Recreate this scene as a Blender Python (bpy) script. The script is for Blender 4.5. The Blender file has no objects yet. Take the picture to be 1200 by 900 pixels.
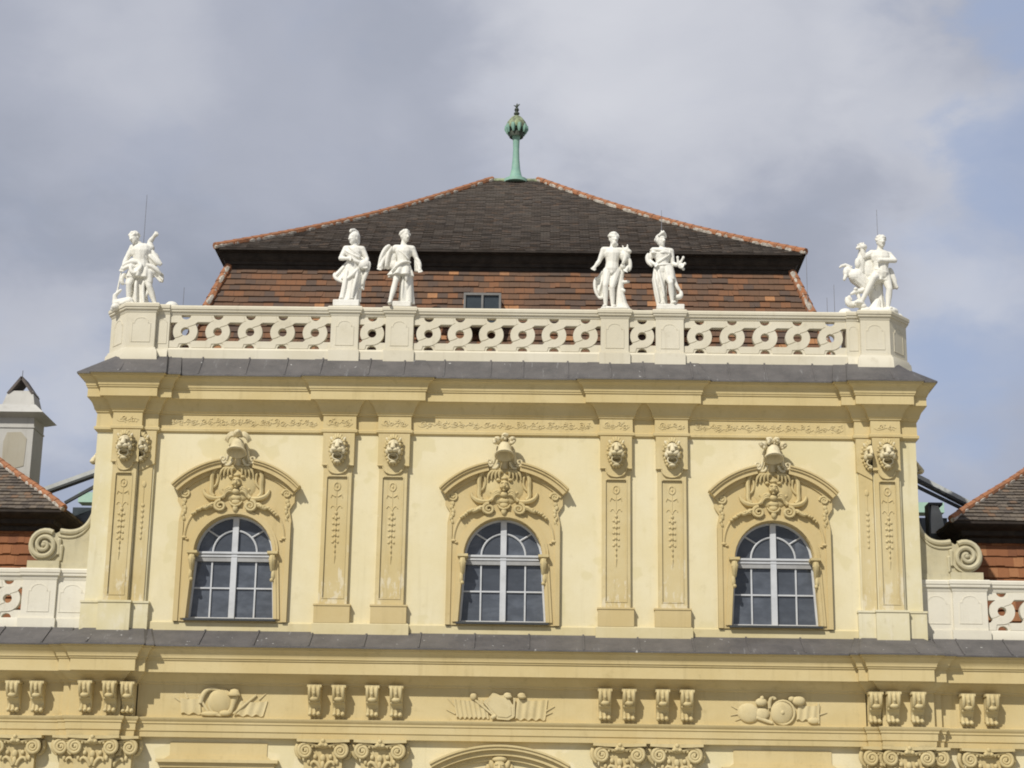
import bpy, bmesh, math, random
from math import sin, cos, pi, radians, sqrt, atan2
from mathutils import Vector, Matrix, Euler
from mathutils.geometry import tessellate_polygon

random.seed(7)
S = bpy.context.scene
COL = S.collection

# ------------------------------------------------------------------ camera
PITCH, ROLL, YAW = 0.26883, 0.01552, -0.01629
F = Vector((sin(YAW)*cos(PITCH), cos(YAW)*cos(PITCH), sin(PITCH)))
R0 = Vector((cos(YAW), -sin(YAW), 0)); U0 = R0.cross(F)
RV = R0*cos(ROLL)+U0*sin(ROLL); UV = -R0*sin(ROLL)+U0*cos(ROLL)
cd = bpy.data.cameras.new('camera'); cam = bpy.data.objects.new('camera', cd); COL.objects.link(cam)
M = Matrix(((RV.x, UV.x, -F.x, 0.963), (RV.y, UV.y, -F.y, -49.0), (RV.z, UV.z, -F.z, 1.7), (0, 0, 0, 1)))
cam.matrix_world = M
cd.sensor_width = 36; cd.lens = 2143/1200*36; cd.clip_start = .5; cd.clip_end = 4000
S.camera = cam

# ------------------------------------------------------------------ sun, sky, exposure
AZ, EL = radians(29), radians(43.5)          # sun stands to the left of and behind the camera
SUN_DIR = Vector((-sin(AZ)*cos(EL), -cos(AZ)*cos(EL), sin(EL)))
sl = bpy.data.lights.new('sun', 'SUN'); sl.energy = 3.15; sl.angle = radians(.6); sl.color = (1, .955, .87)
so = bpy.data.objects.new('sun', sl); COL.objects.link(so); so.location = (-30, -60, 60)
so.rotation_euler = SUN_DIR.to_track_quat('Z', 'Y').to_euler()
S.view_settings.view_transform = 'Standard'; S.view_settings.look = 'None'
S.view_settings.exposure = 0.31; S.view_settings.gamma = 1
S.render.engine = 'CYCLES'
S.cycles.filter_width = 1.9

def pix_dir(px, py):
    return (F*2143+RV*(px-600)-UV*(py-450)).normalized()

W = bpy.data.worlds.new('World'); S.world = W; W.use_nodes = True
def world_sky():
    nt = W.node_tree; N = nt.nodes; L = nt.links; N.clear()
    out = N.new('ShaderNodeOutputWorld'); bg = N.new('ShaderNodeBackground'); bg.inputs[1].default_value = .1
    L.new(bg.outputs[0], out.inputs[0])
    sky = N.new('ShaderNodeTexSky'); sky.sky_type = 'NISHITA'; sky.sun_disc = False
    sky.sun_elevation = EL; sky.sun_rotation = radians(180)+AZ
    tc = N.new('ShaderNodeTexCoord')
    mp = N.new('ShaderNodeMapping'); mp.inputs['Scale'].default_value = (1, 1, 1.7); L.new(tc.outputs['Generated'], mp.inputs[0])
    def noise(sc, det, ro, dist=0, off=(0, 0, 0)):
        m = N.new('ShaderNodeMapping'); m.inputs['Location'].default_value = off; L.new(mp.outputs[0], m.inputs[0])
        n = N.new('ShaderNodeTexNoise'); n.inputs['Scale'].default_value = sc; n.inputs['Detail'].default_value = det
        n.inputs['Roughness'].default_value = ro; n.inputs['Distortion'].default_value = dist
        L.new(m.outputs[0], n.inputs['Vector']); return n
    n1 = noise(6, 6, .48, .3, (3.1, 1.7, .4)); n2 = noise(16, 6, .55, .2, (.3, 5.2, 2.0))
    # billow offset pushes the edges of the cloud banks about
    sub = N.new('ShaderNodeVectorMath'); sub.operation = 'SUBTRACT'; L.new(n2.outputs['Color'], sub.inputs[0]); sub.inputs[1].default_value = (.5, .5, .5)
    sc = N.new('ShaderNodeVectorMath'); sc.operation = 'SCALE'; sc.inputs['Scale'].default_value = .10; L.new(sub.outputs[0], sc.inputs[0])
    ad = N.new('ShaderNodeVectorMath'); ad.operation = 'ADD'; L.new(tc.outputs['Generated'], ad.inputs[0]); L.new(sc.outputs[0], ad.inputs[1])
    nm = N.new('ShaderNodeVectorMath'); nm.operation = 'NORMALIZE'; L.new(ad.outputs[0], nm.inputs[0])
    def bank(px, py, rad, amt):
        d = N.new('ShaderNodeVectorMath'); d.operation = 'DOT_PRODUCT'; L.new(nm.outputs[0], d.inputs[0]); d.inputs[1].default_value = pix_dir(px, py)
        r = N.new('ShaderNodeMapRange'); r.interpolation_type = 'SMOOTHSTEP'; L.new(d.outputs['Value'], r.inputs[0])
        r.inputs[1].default_value = cos(rad/2143*1.0); r.inputs[2].default_value = 1; r.inputs[3].default_value = 0; r.inputs[4].default_value = amt
        return r.outputs[0]
    def total(items, start=None):
        acc = start
        for it in items:
            o = bank(*it)
            if acc is None: acc = o
            else:
                a = N.new('ShaderNodeMath'); L.new(acc, a.inputs[0]); L.new(o, a.inputs[1]); acc = a.outputs[0]
        return acc
    def mrange(s, a, b, c, d):
        r = N.new('ShaderNodeMapRange'); r.interpolation_type = 'SMOOTHSTEP'; L.new(s, r.inputs[0])
        for i, v in enumerate((a, b, c, d)): r.inputs[i+1].default_value = v
        return r.outputs[0]
    base = mrange(n1.outputs[0], .3, .75, -.02, .16)
    bright = total([(30, 60, 260, .22), (230, 85, 260, .22), (420, 30, 330, .12), (800, 10, 330, .52), (1120, 60, 200, .30), (1140, 240, 170, .24),
                    (1040, 420, 200, .16), (30, 430, 190, .52), (1150, 440, 260, .26), (640, 120, 380, .10), (60, 600, 240, .1), (900, 220, 380, .08)], base)
    ramp = N.new('ShaderNodeValToRGB'); L.new(bright, ramp.inputs[0])
    k = 10.0
    cr = ramp.color_ramp; cr.elements[0].position = 0; cr.elements[0].color = (.250, .275, .338, 1)
    cr.elements[1].position = .9; cr.elements[1].color = (.55, .56, .60, 1)
    e = cr.elements.new(.38); e.color = (.345, .365, .43, 1)
    up = N.new('ShaderNodeVectorMath'); up.operation = 'SCALE'; up.inputs['Scale'].default_value = k; L.new(ramp.outputs[0], up.inputs[0])
    # gaps where the blue sky shows
    gap0 = mrange(n2.outputs[0], .35, .75, -.12, .12)
    gap = total([(1205, 10, 110, .6), (1215, 170, 120, .45), (1150, 360, 170, .38), (1130, 540, 200, .30), (90, 560, 240, .30)], gap0)
    gm = mrange(gap, -.05, .75, 0, .85)
    bl = N.new('ShaderNodeMixRGB'); bl.inputs[0].default_value = .86; L.new(sky.outputs[0], bl.inputs[1]); bl.inputs[2].default_value = (2.95, 3.55, 5.0, 1)
    mx = N.new('ShaderNodeMixRGB'); L.new(gm, mx.inputs[0]); L.new(up.outputs[0], mx.inputs[1]); L.new(bl.outputs[0], mx.inputs[2])
    L.new(mx.outputs[0], bg.inputs[0])
world_sky()

# ------------------------------------------------------------------ materials
def new_mat(name):
    m = bpy.data.materials.new(name); m.use_nodes = True; nt = m.node_tree
    return m, nt, nt.nodes, nt.links, nt.nodes['Principled BSDF']
def tex_noise(N, L, vec, scale, detail=5, rough=.6, stretch=None, off=None):
    if stretch or off:
        mp = N.new('ShaderNodeMapping'); mp.inputs['Scale'].default_value = stretch or (1, 1, 1)
        mp.inputs['Location'].default_value = off or (0, 0, 0)
        L.new(vec, mp.inputs[0]); vec = mp.outputs[0]
    n = N.new('ShaderNodeTexNoise'); n.inputs['Scale'].default_value = scale; n.inputs['Detail'].default_value = detail
    n.inputs['Roughness'].default_value = rough; L.new(vec, n.inputs['Vector']); return n.outputs[0]
def mrange(N, L, s, a, b, c=0, d=1):
    r = N.new('ShaderNodeMapRange'); r.interpolation_type = 'SMOOTHSTEP'; L.new(s, r.inputs[0])
    for i, v in enumerate((a, b, c, d)): r.inputs[i+1].default_value = v
    return r.outputs[0]
def mixc(N, L, f, a, b):
    m = N.new('ShaderNodeMixRGB')
    if isinstance(f, float): m.inputs[0].default_value = f
    else: L.new(f, m.inputs[0])
    for i, v in ((1, a), (2, b)):
        if isinstance(v, tuple): m.inputs[i].default_value = (*v, 1)
        else: L.new(v, m.inputs[i])
    return m.outputs[0]
def bump(N, L, bsdf, h, strength=.3, dist=.02):
    b = N.new('ShaderNodeBump'); b.inputs['Strength'].default_value = strength; b.inputs['Distance'].default_value = dist
    L.new(h, b.inputs['Height']); L.new(b.outputs[0], bsdf.inputs['Normal'])

def plaster(name, col, pale, dirt, peel=0.0, streak=.35, rough=.85, bstr=.25, stainlo=.56, low=False, patch=None):
    m, nt, N, L, B = new_mat(name)
    pos = N.new('ShaderNodeNewGeometry').outputs['Position']
    big = tex_noise(N, L, pos, .55, 5, .6); mid = tex_noise(N, L, pos, 2.6, 6, .65, off=(5, 2, 1)); fine = tex_noise(N, L, pos, 22, 4, .7)
    st = tex_noise(N, L, pos, 1.0, 5, .62, stretch=(5.5, 5.5, .38))
    c = mixc(N, L, mrange(N, L, big, .35, .68), col, pale)
    c = mixc(N, L, mrange(N, L, mid, stainlo, .8, 0, .5), c, dirt)
    c = mixc(N, L, mrange(N, L, st, .52, .8, 0, streak), c, dirt)
    if patch:                                           # repaired areas with a fairly sharp border
        pt = tex_noise(N, L, pos, .9, 3, .45, off=(11, 3, 7)); c = mixc(N, L, mrange(N, L, pt, .57, .60, 0, .6), c, patch)
        cr = tex_noise(N, L, pos, 3.2, 8, .75, off=(2, 9, 4)); ab = N.new('ShaderNodeMath'); ab.operation = 'ABSOLUTE'
        sb = N.new('ShaderNodeMath'); sb.operation = 'SUBTRACT'; L.new(cr, sb.inputs[0]); sb.inputs[1].default_value = .5; L.new(sb.outputs[0], ab.inputs[0])
        c = mixc(N, L, mrange(N, L, ab.outputs[0], .0, .012, .22, 0), c, dirt)
    c = mixc(N, L, mrange(N, L, fine, .45, .75, 0, .16), c, pale)
    if peel:
        pn = tex_noise(N, L, pos, 2.1, 7, .7, stretch=(2.2, 2.2, .8), off=(9, 4, 3))
        if low:                                          # paint flakes mostly off the feet of the pilasters
            sp = N.new('ShaderNodeSeparateXYZ'); L.new(pos, sp.inputs[0])
            ad = N.new('ShaderNodeMath'); L.new(pn, ad.inputs[0]); L.new(mrange(N, L, sp.outputs[2], 11.0, 9.0, -.05, .085), ad.inputs[1]); pn = ad.outputs[0]
        c = mixc(N, L, mrange(N, L, pn, .63-.1*peel, .72-.08*peel, 0, .6), c, (.70, .645, .50))
    L.new(c, B.inputs['Base Color']); B.inputs['Roughness'].default_value = rough
    B.inputs['Specular IOR Level'].default_value = .2
    a = N.new('ShaderNodeMath'); L.new(mid, a.inputs[0]); L.new(fine, a.inputs[1])
    bump(N, L, B, a.outputs[0], bstr, .015)
    return m
M_CREAM = plaster('cream_plaster', (.68, .60, .375), (.715, .645, .44), (.54, .465, .27), streak=.38, patch=(.63, .555, .325))
M_PIER = plaster('weathered_cream_plaster', (.63, .56, .34), (.69, .64, .465), (.45, .385, .22), peel=.8, streak=.55)
M_OCHRE = plaster('ochre_plaster', (.54, .425, .21), (.575, .465, .25), (.37, .29, .135), streak=.4)
M_PILAST = plaster('weathered_ochre_plaster', (.55, .44, .22), (.60, .505, .29), (.385, .305, .15), peel=.6, streak=.55, low=True)
M_CORN = plaster('cornice_plaster', (.55, .44, .22), (.60, .495, .27), (.37, .29, .14), streak=.38)
M_CARVE = plaster('carved_stucco', (.54, .435, .22), (.59, .495, .275), (.29, .225, .11), streak=.35, stainlo=.46)
M_PLINTH = plaster('plinth_plaster', (.59, .505, .285), (.64, .56, .35), (.43, .35, .19), streak=.35)
M_TROPHY = plaster('relief_stucco', (.56, .455, .235), (.605, .515, .305), (.36, .285, .145), streak=.25, stainlo=.48)
M_MASK = plaster('pale_stucco', (.62, .535, .33), (.69, .62, .44), (.36, .29, .155), streak=.35, stainlo=.46)
M_STONE = plaster('balustrade_limestone', (.61, .56, .43), (.67, .625, .505), (.44, .39, .285), streak=.38)
M_WINGSTONE = plaster('pale_limestone', (.67, .63, .52), (.71, .675, .57), (.50, .45, .35), streak=.3)
M_STATUE = plaster('white_marble', (.76, .74, .665), (.79, .775, .715), (.40, .36, .28), streak=.45, rough=.6, bstr=.5, stainlo=.5)
M_VOLUTE = plaster('greyed_stucco', (.49, .435, .28), (.55, .505, .355), (.27, .24, .165), streak=.6, stainlo=.45)
M_CHIM = plaster('weathered_render', (.47, .46, .43), (.53, .52, .485), (.32, .305, .27), streak=.5, stainlo=.5)
M_CHIMPATCH = plaster('bare_render', (.40, .365, .285), (.44, .415, .345), (.28, .26, .205), streak=.4)

def lead_mat():
    m, nt, N, L, B = new_mat('weathered_lead')
    pos = N.new('ShaderNodeNewGeometry').outputs['Position']
    a = tex_noise(N, L, pos, 1.4, 6, .65); st = tex_noise(N, L, pos, 1.5, 6, .7, stretch=(5, .7, .7), off=(2, 7, 1)); f = tex_noise(N, L, pos, 9, 5, .7)
    c = mixc(N, L, mrange(N, L, a, .3, .7), (.074, .070, .069), (.120, .112, .108))
    c = mixc(N, L, mrange(N, L, f, .4, .7, 0, .45), c, (.12, .105, .10))
    c = mixc(N, L, mrange(N, L, st, .60, .76, 0, .6), c, (.36, .36, .36))
    dp = tex_noise(N, L, pos, 6.5, 2, .5, off=(1, 8, 3)); c = mixc(N, L, mrange(N, L, dp, .735, .76, 0, .85), c, (.55, .54, .52))
    L.new(c, B.inputs['Base Color']); B.inputs['Roughness'].default_value = .62; B.inputs['Metallic'].default_value = .0
    bump(N, L, B, a, .6, .06); return m
M_LEAD = lead_mat()

def tile_mat(name, cols, w, h, weights, mortar=(.03, .022, .018), moss=None):
    m, nt, N, L, B = new_mat(name)
    uv = N.new('ShaderNodeUVMap'); uv.uv_map = 'UVMap'
    sep = N.new('ShaderNodeSeparateXYZ'); L.new(uv.outputs[0], sep.inputs[0])
    def math_(op, a, b):
        n = N.new('ShaderNodeMath'); n.operation = op
        for i, v in enumerate((a, b)):
            if isinstance(v, (int, float)): n.inputs[i].default_value = v
            else: L.new(v, n.inputs[i])
        return n.outputs[0]
    row = math_('FLOOR', math_('DIVIDE', sep.outputs[1], h), 0)
    half = math_('MULTIPLY', math_('MODULO', row, 2), .5)
    uu = math_('ADD', math_('DIVIDE', sep.outputs[0], w), half)
    cell = math_('FLOOR', uu, 0); fr = math_('FRACT', uu, 0)
    cmb = N.new('ShaderNodeCombineXYZ'); L.new(cell, cmb.inputs[0]); L.new(row, cmb.inputs[1])
    wn = N.new('ShaderNodeTexWhiteNoise'); wn.noise_dimensions = '2D'; L.new(cmb.outputs[0], wn.inputs['Vector'])
    ramp = N.new('ShaderNodeValToRGB'); cr = ramp.color_ramp; cr.interpolation = 'CONSTANT'
    acc = 0
    for i, c in enumerate(cols):
        if i == 0: cr.elements[0].position = 0; cr.elements[0].color = (*c, 1)
        elif i == 1: cr.elements[1].position = acc; cr.elements[1].color = (*c, 1)
        else: e = cr.elements.new(acc); e.color = (*c, 1)
        acc += weights[i]
    L.new(wn.outputs['Value'], ramp.inputs[0])
    pos = N.new('ShaderNodeNewGeometry').outputs['Position']
    big = tex_noise(N, L, pos, .8, 6, .65); f = tex_noise(N, L, pos, 13, 5, .7)
    c = mixc(N, L, mrange(N, L, big, .45, .75, 0, .6), ramp.outputs[0], moss or (.075, .06, .05))
    c = mixc(N, L, mrange(N, L, f, .4, .75, 0, .4), c, cols[0])
    edge = mrange(N, L, math_('ABSOLUTE', math_('SUBTRACT', fr, .5), 0), .44, .5, 0, .75)
    c = mixc(N, L, edge, c, mortar)
    L.new(c, B.inputs['Base Color']); B.inputs['Roughness'].default_value = .85; B.inputs['Specular IOR Level'].default_value = .2
    bump(N, L, B, f, .35, .02); return m
M_TILE_UP = tile_mat('dark_roof_tiles', [(.098, .080, .066), (.112, .090, .073), (.086, .072, .062), (.13, .094, .07)], .2, .17, [.36, .3, .26, .08], moss=(.115, .102, .086))
M_TILE_LOW = tile_mat('mottled_clay_tiles', [(.15, .088, .056), (.215, .105, .056), (.105, .075, .060), (.175, .095, .058), (.40, .20, .095)], .30, .30, [.34, .24, .2, .17, .05], mortar=(.10, .062, .044), moss=(.10, .078, .066))
M_TILE_WING = tile_mat('brown_grey_wing_tiles', [(.13, .108, .088), (.165, .135, .105), (.095, .08, .068), (.2, .13, .085)], .21, .2, [.35, .3, .25, .1], moss=(.17, .155, .13))
M_TILE_RED = tile_mat('red_clay_tiles', [(.25, .105, .05), (.30, .13, .06), (.19, .08, .042), (.36, .17, .08)], .30, .4, [.34, .28, .26, .12], mortar=(.235, .094, .041), moss=(.16, .07, .038))

def simple(name, col, rough=.6, metal=0, var=.25, col2=None, scale=3, spec=.5):
    m, nt, N, L, B = new_mat(name)
    pos = N.new('ShaderNodeNewGeometry').outputs['Position']
    n = tex_noise(N, L, pos, scale, 6, .65)
    c2 = col2 or tuple(v*(1-var) for v in col)
    L.new(mixc(N, L, mrange(N, L, n, .35, .7), col, c2), B.inputs['Base Color'])
    B.inputs['Roughness'].default_value = rough; B.inputs['Metallic'].default_value = metal; B.inputs['Specular IOR Level'].default_value = spec
    bump(N, L, B, n, .15, .02); return m
M_RIDGE = simple('ridge_clay', (.38, .165, .08), .85, col2=(.24, .12, .07), scale=6, spec=.2)
M_MORTAR = simple('lime_mortar', (.56, .52, .45), .9, col2=(.24, .20, .16), scale=7, spec=.2)
M_WOOD = simple('eaves_shade_timber', (.045, .036, .03), .8, col2=(.026, .021, .018), scale=4, spec=.2)  # brown timber, with the shade under the eaves put into its colour
M_COPPER = simple('verdigris_copper', (.25, .42, .33), .7, col2=(.19, .35, .29), scale=5)
M_COPPER2 = simple('stained_copper', (.30, .36, .20), .65, col2=(.10, .11, .07), scale=7)
M_COPPERD = simple('dark_copper', (.07, .085, .06), .7, col2=(.03, .04, .03), scale=9)
M_FRAME = simple('white_window_paint', (.55, .565, .585), .5, var=.15)
M_FRAMEG = simple('greyed_window_paint', (.34, .34, .335), .6, var=.2)
M_STEEL = simple('grey_steel', (.48, .50, .49), .6, metal=.0, var=.2)
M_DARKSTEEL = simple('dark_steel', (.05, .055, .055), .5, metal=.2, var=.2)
M_MINT = simple('pale_green_copper_sheet', (.42, .62, .50), .7, col2=(.35, .55, .46), scale=4)
M_GRAVEL = simple('pale_gravel', (.40, .385, .34), .95, col2=(.33, .315, .275), scale=2, spec=.2)
M_ROD = simple('rod_metal', (.26, .26, .28), .5, metal=.5)

def glass_mat(name, col, refl=.5):
    m, nt, N, L, B = new_mat(name)
    pos = N.new('ShaderNodeNewGeometry').outputs['Position']
    n = tex_noise(N, L, pos, .9, 3, .5); n2 = tex_noise(N, L, pos, 2.2, 5, .6, stretch=(1, 1, 2))
    c = mixc(N, L, mrange(N, L, n2, .35, .7), col, tuple(v*1.5 for v in col))
    sp = N.new('ShaderNodeSeparateXYZ'); L.new(pos, sp.inputs[0])
    def cell(o, d, k):
        a = N.new('ShaderNodeMath'); a.operation = 'MULTIPLY_ADD'; L.new(o, a.inputs[0]); a.inputs[1].default_value = 1/d; a.inputs[2].default_value = k
        f = N.new('ShaderNodeMath'); f.operation = 'FLOOR'; L.new(a.outputs[0], f.inputs[0]); return f.outputs[0]
    cb = N.new('ShaderNodeCombineXYZ'); L.new(cell(sp.outputs[0], .61, 40.0), cb.inputs[0]); L.new(cell(sp.outputs[2], .92, .76), cb.inputs[1])
    wn = N.new('ShaderNodeTexWhiteNoise'); wn.noise_dimensions = '2D'; L.new(cb.outputs[0], wn.inputs['Vector'])
    c = mixc(N, L, mrange(N, L, wn.outputs['Value'], 0, 1, 0, .75), c, tuple(v*.55 for v in col))  # differing reflections from pane to pane, put into the glass colour
    L.new(c, B.inputs['Base Color']); B.inputs['Roughness'].default_value = .06
    B.inputs['Specular IOR Level'].default_value = refl; B.inputs['IOR'].default_value = 1.5
    bump(N, L, B, n, .25, .03); return m
M_GLASS = glass_mat('window_glass', (.080, .090, .108), .5)
M_SKYL = glass_mat('roof_window_glass', (.06, .075, .085), .5)

# ------------------------------------------------------------------ mesh builder
class MB:
    def __init__(s): s.v = []; s.f = []; s.uv = []
    def add(s, vs, fs, uvs=None):
        b = len(s.v); s.v += [tuple(p) for p in vs]; s.f += [tuple(i+b for i in f) for f in fs]
        s.uv += uvs if uvs else [None]*len(fs)
        return s
    def box(s, x0, x1, y0, y1, z0, z1):
        vs = [(x, y, z) for z in (z0, z1) for y in (y0, y1) for x in (x0, x1)]
        return s.add(vs, [(0, 2, 3, 1), (4, 5, 7, 6), (0, 1, 5, 4), (2, 6, 7, 3), (0, 4, 6, 2), (1, 3, 7, 5)])
    def prism(s, outer, y0, y1, holes=()):            # outline in x,z pushed from y0 (front) to y1
        loops = [list(outer)]+[list(h) for h in holes]
        tris = tessellate_polygon([[Vector((p[0], p[1], 0)) for p in l] for l in loops])
        pts = [p for l in loops for p in l]; n = len(pts)
        vs = [(p[0], y0, p[1]) for p in pts]+[(p[0], y1, p[1]) for p in pts]
        fs = []
        for t in tris:
            a, b, c = [pts[i] for i in t]
            ar = (b[0]-a[0])*(c[1]-a[1])-(b[1]-a[1])*(c[0]-a[0])
            t = tuple(t) if ar > 0 else tuple(reversed(t))
            fs.append(t); fs.append(tuple(i+n for i in reversed(t)))
        o = 0
        for l in loops:
            k = len(l)
            for i in range(k): fs.append((o+i, o+(i+1) % k, o+(i+1) % k+n, o+i+n))
            o += k
        return s.add(vs, fs)
    def plan(s, poly, z0, z1):                        # outline in x,y pushed from z0 to z1
        n = len(poly); vs = [(x, y, z0) for x, y in poly]+[(x, y, z1) for x, y in poly]
        fs = [tuple(reversed(range(n))), tuple(range(n, 2*n))]+[(i, (i+1) % n, (i+1) % n+n, i+n) for i in range(n)]
        return s.add(vs, fs)
    def sweep(s, prof, path):                         # prof (out,z) along a plan path, mitred; out is to the right of travel
        P = [Vector(p) for p in path]; n = len(P); offs = []
        for i in range(n):
            ds = []
            if i > 0: ds.append((P[i]-P[i-1]).normalized())
            if i < n-1: ds.append((P[i+1]-P[i]).normalized())
            ns = [Vector((d.y, -d.x)) for d in ds]
            if len(ns) == 1: offs.append(ns[0])
            else:
                b = ns[0]+ns[1]; offs.append(b/max(.15, 1+ns[0].dot(ns[1])))
        k = len(prof); vs = []
        for i in range(n):
            for o, z in prof: q = P[i]+offs[i]*o; vs.append((q.x, q.y, z))
        fs = []
        for i in range(n-1):
            for j in range(k-1):
                a = i*k+j; fs.append((a, a+k, a+k+1, a+1))
        fs.append(tuple(range(k))); fs.append(tuple(reversed(range((n-1)*k, n*k))))
        return s.add(vs, fs)
    def ell(s, c, r, rot=None, seg=12, rings=8):
        R = (Euler(rot).to_matrix() if rot else Matrix.Identity(3)); vs = []; fs = []; c = Vector(c)
        for i in range(rings+1):
            a = pi*i/rings
            for j in range(seg):
                b = 2*pi*j/seg
                vs.append(c+R @ Vector((r[0]*sin(a)*cos(b), r[1]*sin(a)*sin(b), r[2]*cos(a))))
        for i in range(rings):
            for j in range(seg):
                a = i*seg+j; b = i*seg+(j+1) % seg; fs.append((a, a+seg, b+seg, b))
        return s.add(vs, fs)
    def tube(s, pts, rad, seg=8, flat=1.0, ax=None):   # rad number or list; flat squashes along y-ish
        P = [Vector(p) for p in pts]; n = len(P)
        rr = rad if isinstance(rad, (list, tuple)) else [rad]*n
        vs = []; prev = None
        for i in range(n):
            t = (P[min(i+1, n-1)]-P[max(i-1, 0)]).normalized()
            if prev is None:
                a = Vector((0, 1, 0)) if abs(t.y) < .9 else Vector((1, 0, 0))
            else: a = prev
            u = (a-t*a.dot(t)).normalized(); w = t.cross(u); prev = u
            for j in range(seg):
                b = 2*pi*j/seg; vs.append(P[i]+u*(cos(b)*rr[i]*flat)+w*(sin(b)*rr[i]))
        fs = [(i*seg+j, i*seg+(j+1) % seg, (i+1)*seg+(j+1) % seg, (i+1)*seg+j) for i in range(n-1) for j in range(seg)]
        fs.append(tuple(reversed(range(seg)))); fs.append(tuple(range((n-1)*seg, n*seg)))
        return s.add(vs, fs)
    def cap(s, a, b, ra, rb, seg=10):                  # tapered capsule
        a = Vector(a); b = Vector(b); s.ell(a, (ra,)*3, seg=seg, rings=6); s.ell(b, (rb,)*3, seg=seg, rings=6)
        return s.tube([a, b], [ra, rb], seg=seg)
    def lathe(s, prof, c, seg=20, lobes=0, amp=0):     # prof (r,z)
        k = len(prof); vs = []
        for r, z in prof:
            for j in range(seg):
                b = 2*pi*j/seg; q = r*(1+amp*cos(lobes*b)); vs.append((c[0]+q*cos(b), c[1]+q*sin(b), c[2]+z))
        fs = [(i*seg+j, i*seg+(j+1) % seg, (i+1)*seg+(j+1) % seg, (i+1)*seg+j) for i in range(k-1) for j in range(seg)]
        fs.append(tuple(reversed(range(seg)))); fs.append(tuple(range((k-1)*seg, k*seg)))
        return s.add(vs, fs)
    def ring(s, c, R1, R2, r, seg=20, n=8, tilt=0):    # torus facing -y, radii in x and z
        vs = []
        for i in range(seg):
            a = 2*pi*i/seg
            for j in range(n):
                b = 2*pi*j/n; x = (R1+r*cos(b))*cos(a); z = (R2+r*cos(b))*sin(a); y = r*sin(b)
                vs.append((c[0]+x, c[1]+y*cos(tilt)-z*sin(tilt), c[2]+z*cos(tilt)+y*sin(tilt)))
        fs = [(i*n+j, i*n+(j+1) % n, ((i+1) % seg)*n+(j+1) % n, ((i+1) % seg)*n+j) for i in range(seg) for j in range(n)]
        return s.add(vs, fs)
    def spiral(s, c, r0, turns=1.6, rad=.03, y=0, start=0, ccw=1, n=30, end=.2):
        pts = []; rs = []
        for i in range(n):
            t = i/(n-1); r = r0*(1-t*(1-end)); a = start+ccw*t*turns*2*pi
            pts.append((c[0]+r*cos(a), y-.02*t, c[1]+r*sin(a))); rs.append(rad*(1-.45*t))
        return s.tube(pts, rs, seg=7)
    def move(s, i0, mat):
        for i in range(i0, len(s.v)): s.v[i] = tuple(mat @ Vector(s.v[i]))
        return s
    def mesh(s, name, mat, smooth=35, fix=True):
        me = bpy.data.meshes.new(name); me.from_pydata(s.v, [], s.f)
        if any(s.uv):
            l = me.uv_layers.new(name='UVMap'); k = 0
            for f, u in zip(s.f, s.uv):
                for j in range(len(f)): l.data[k].uv = u[j] if u else (0, 0); k += 1
        if fix:
            bm = bmesh.new(); bm.from_mesh(me); bmesh.ops.recalc_face_normals(bm, faces=bm.faces); bm.to_mesh(me); bm.free()
        me.materials.append(mat)
        if smooth:
            me.polygons.foreach_set('use_smooth', [True]*len(me.polygons)); me.set_sharp_from_angle(angle=radians(smooth))
        me.update(); return me
    def build(s, name, mat, parent=None, loc=(0, 0, 0), smooth=35, fix=True):
        return link(name, s.mesh(name, mat, smooth, fix), parent, loc)

def link(name, me, parent=None, loc=(0, 0, 0), rz=0):
    o = bpy.data.objects.new(name, me); COL.objects.link(o); o.parent = parent; o.location = loc; o.rotation_euler = (0, 0, rz); return o
def tag(o, label=None, cat=None, group=None, kind=None):
    if label: o['label'] = label
    if cat: o['category'] = cat
    if group: o['group'] = group
    if kind: o['kind'] = kind
    return o
def empty(name, loc=(0, 0, 0), **k):
    o = bpy.data.objects.new(name, None); COL.objects.link(o); o.location = loc; o.empty_display_size = .3; return tag(o, **k)
def bez(p0, p1, p2, p3, n=12):
    out = []
    for i in range(n+1):
        t = i/n; a = (1-t)**3; b = 3*t*(1-t)**2; c = 3*t*t*(1-t); d = t**3
        out.append(tuple(a*p0[k]+b*p1[k]+c*p2[k]+d*p3[k] for k in range(len(p0))))
    return out
def mirror(half):                                      # half path from the centre to the right -> full path left to right
    return [(-x, y) for x, y in reversed(half[1:] if half[0][0] == 0 else half)]+(half[1:] if half[0][0] == 0 else half)
def arc(cx, cz, r, a0, a1, n): return [(cx+r*cos(a0+(a1-a0)*i/n), cz+r*sin(a0+(a1-a0)*i/n)) for i in range(n+1)]

# ------------------------------------------------------------------ ground
MB().add([(-1500, -1500, 0), (1500, -1500, 0), (1500, 1500, 0), (-1500, 1500, 0)], [(0, 1, 2, 3)]).build('ground', M_GRAVEL)['kind'] = 'structure'

# ------------------------------------------------------------------ the tall pavilion
pav = empty('palace_pavilion', (0, 0, 0), label='tall yellow central pavilion with three arched windows and a brown hipped roof', cat='building')
def P(mb, name, mat, parent=pav, **k): return mb.build(name, mat, parent, **k)

WX = (-7.32, 0.0, 7.32)
def opening(off=0.0, zb=8.55, n=20):                   # arched window opening, counter-clockwise from bottom left
    pts = [(1.17+off, zb-(off if off > .3 else 0)), (1.06+off, 10.33)]
    pts += arc(0, 10.33, 1.06+off, 0, pi, n)[1:-1]
    return pts+[(-1.06-off, 10.33), (-1.17-off, zb-(off if off > .3 else 0))]

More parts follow.
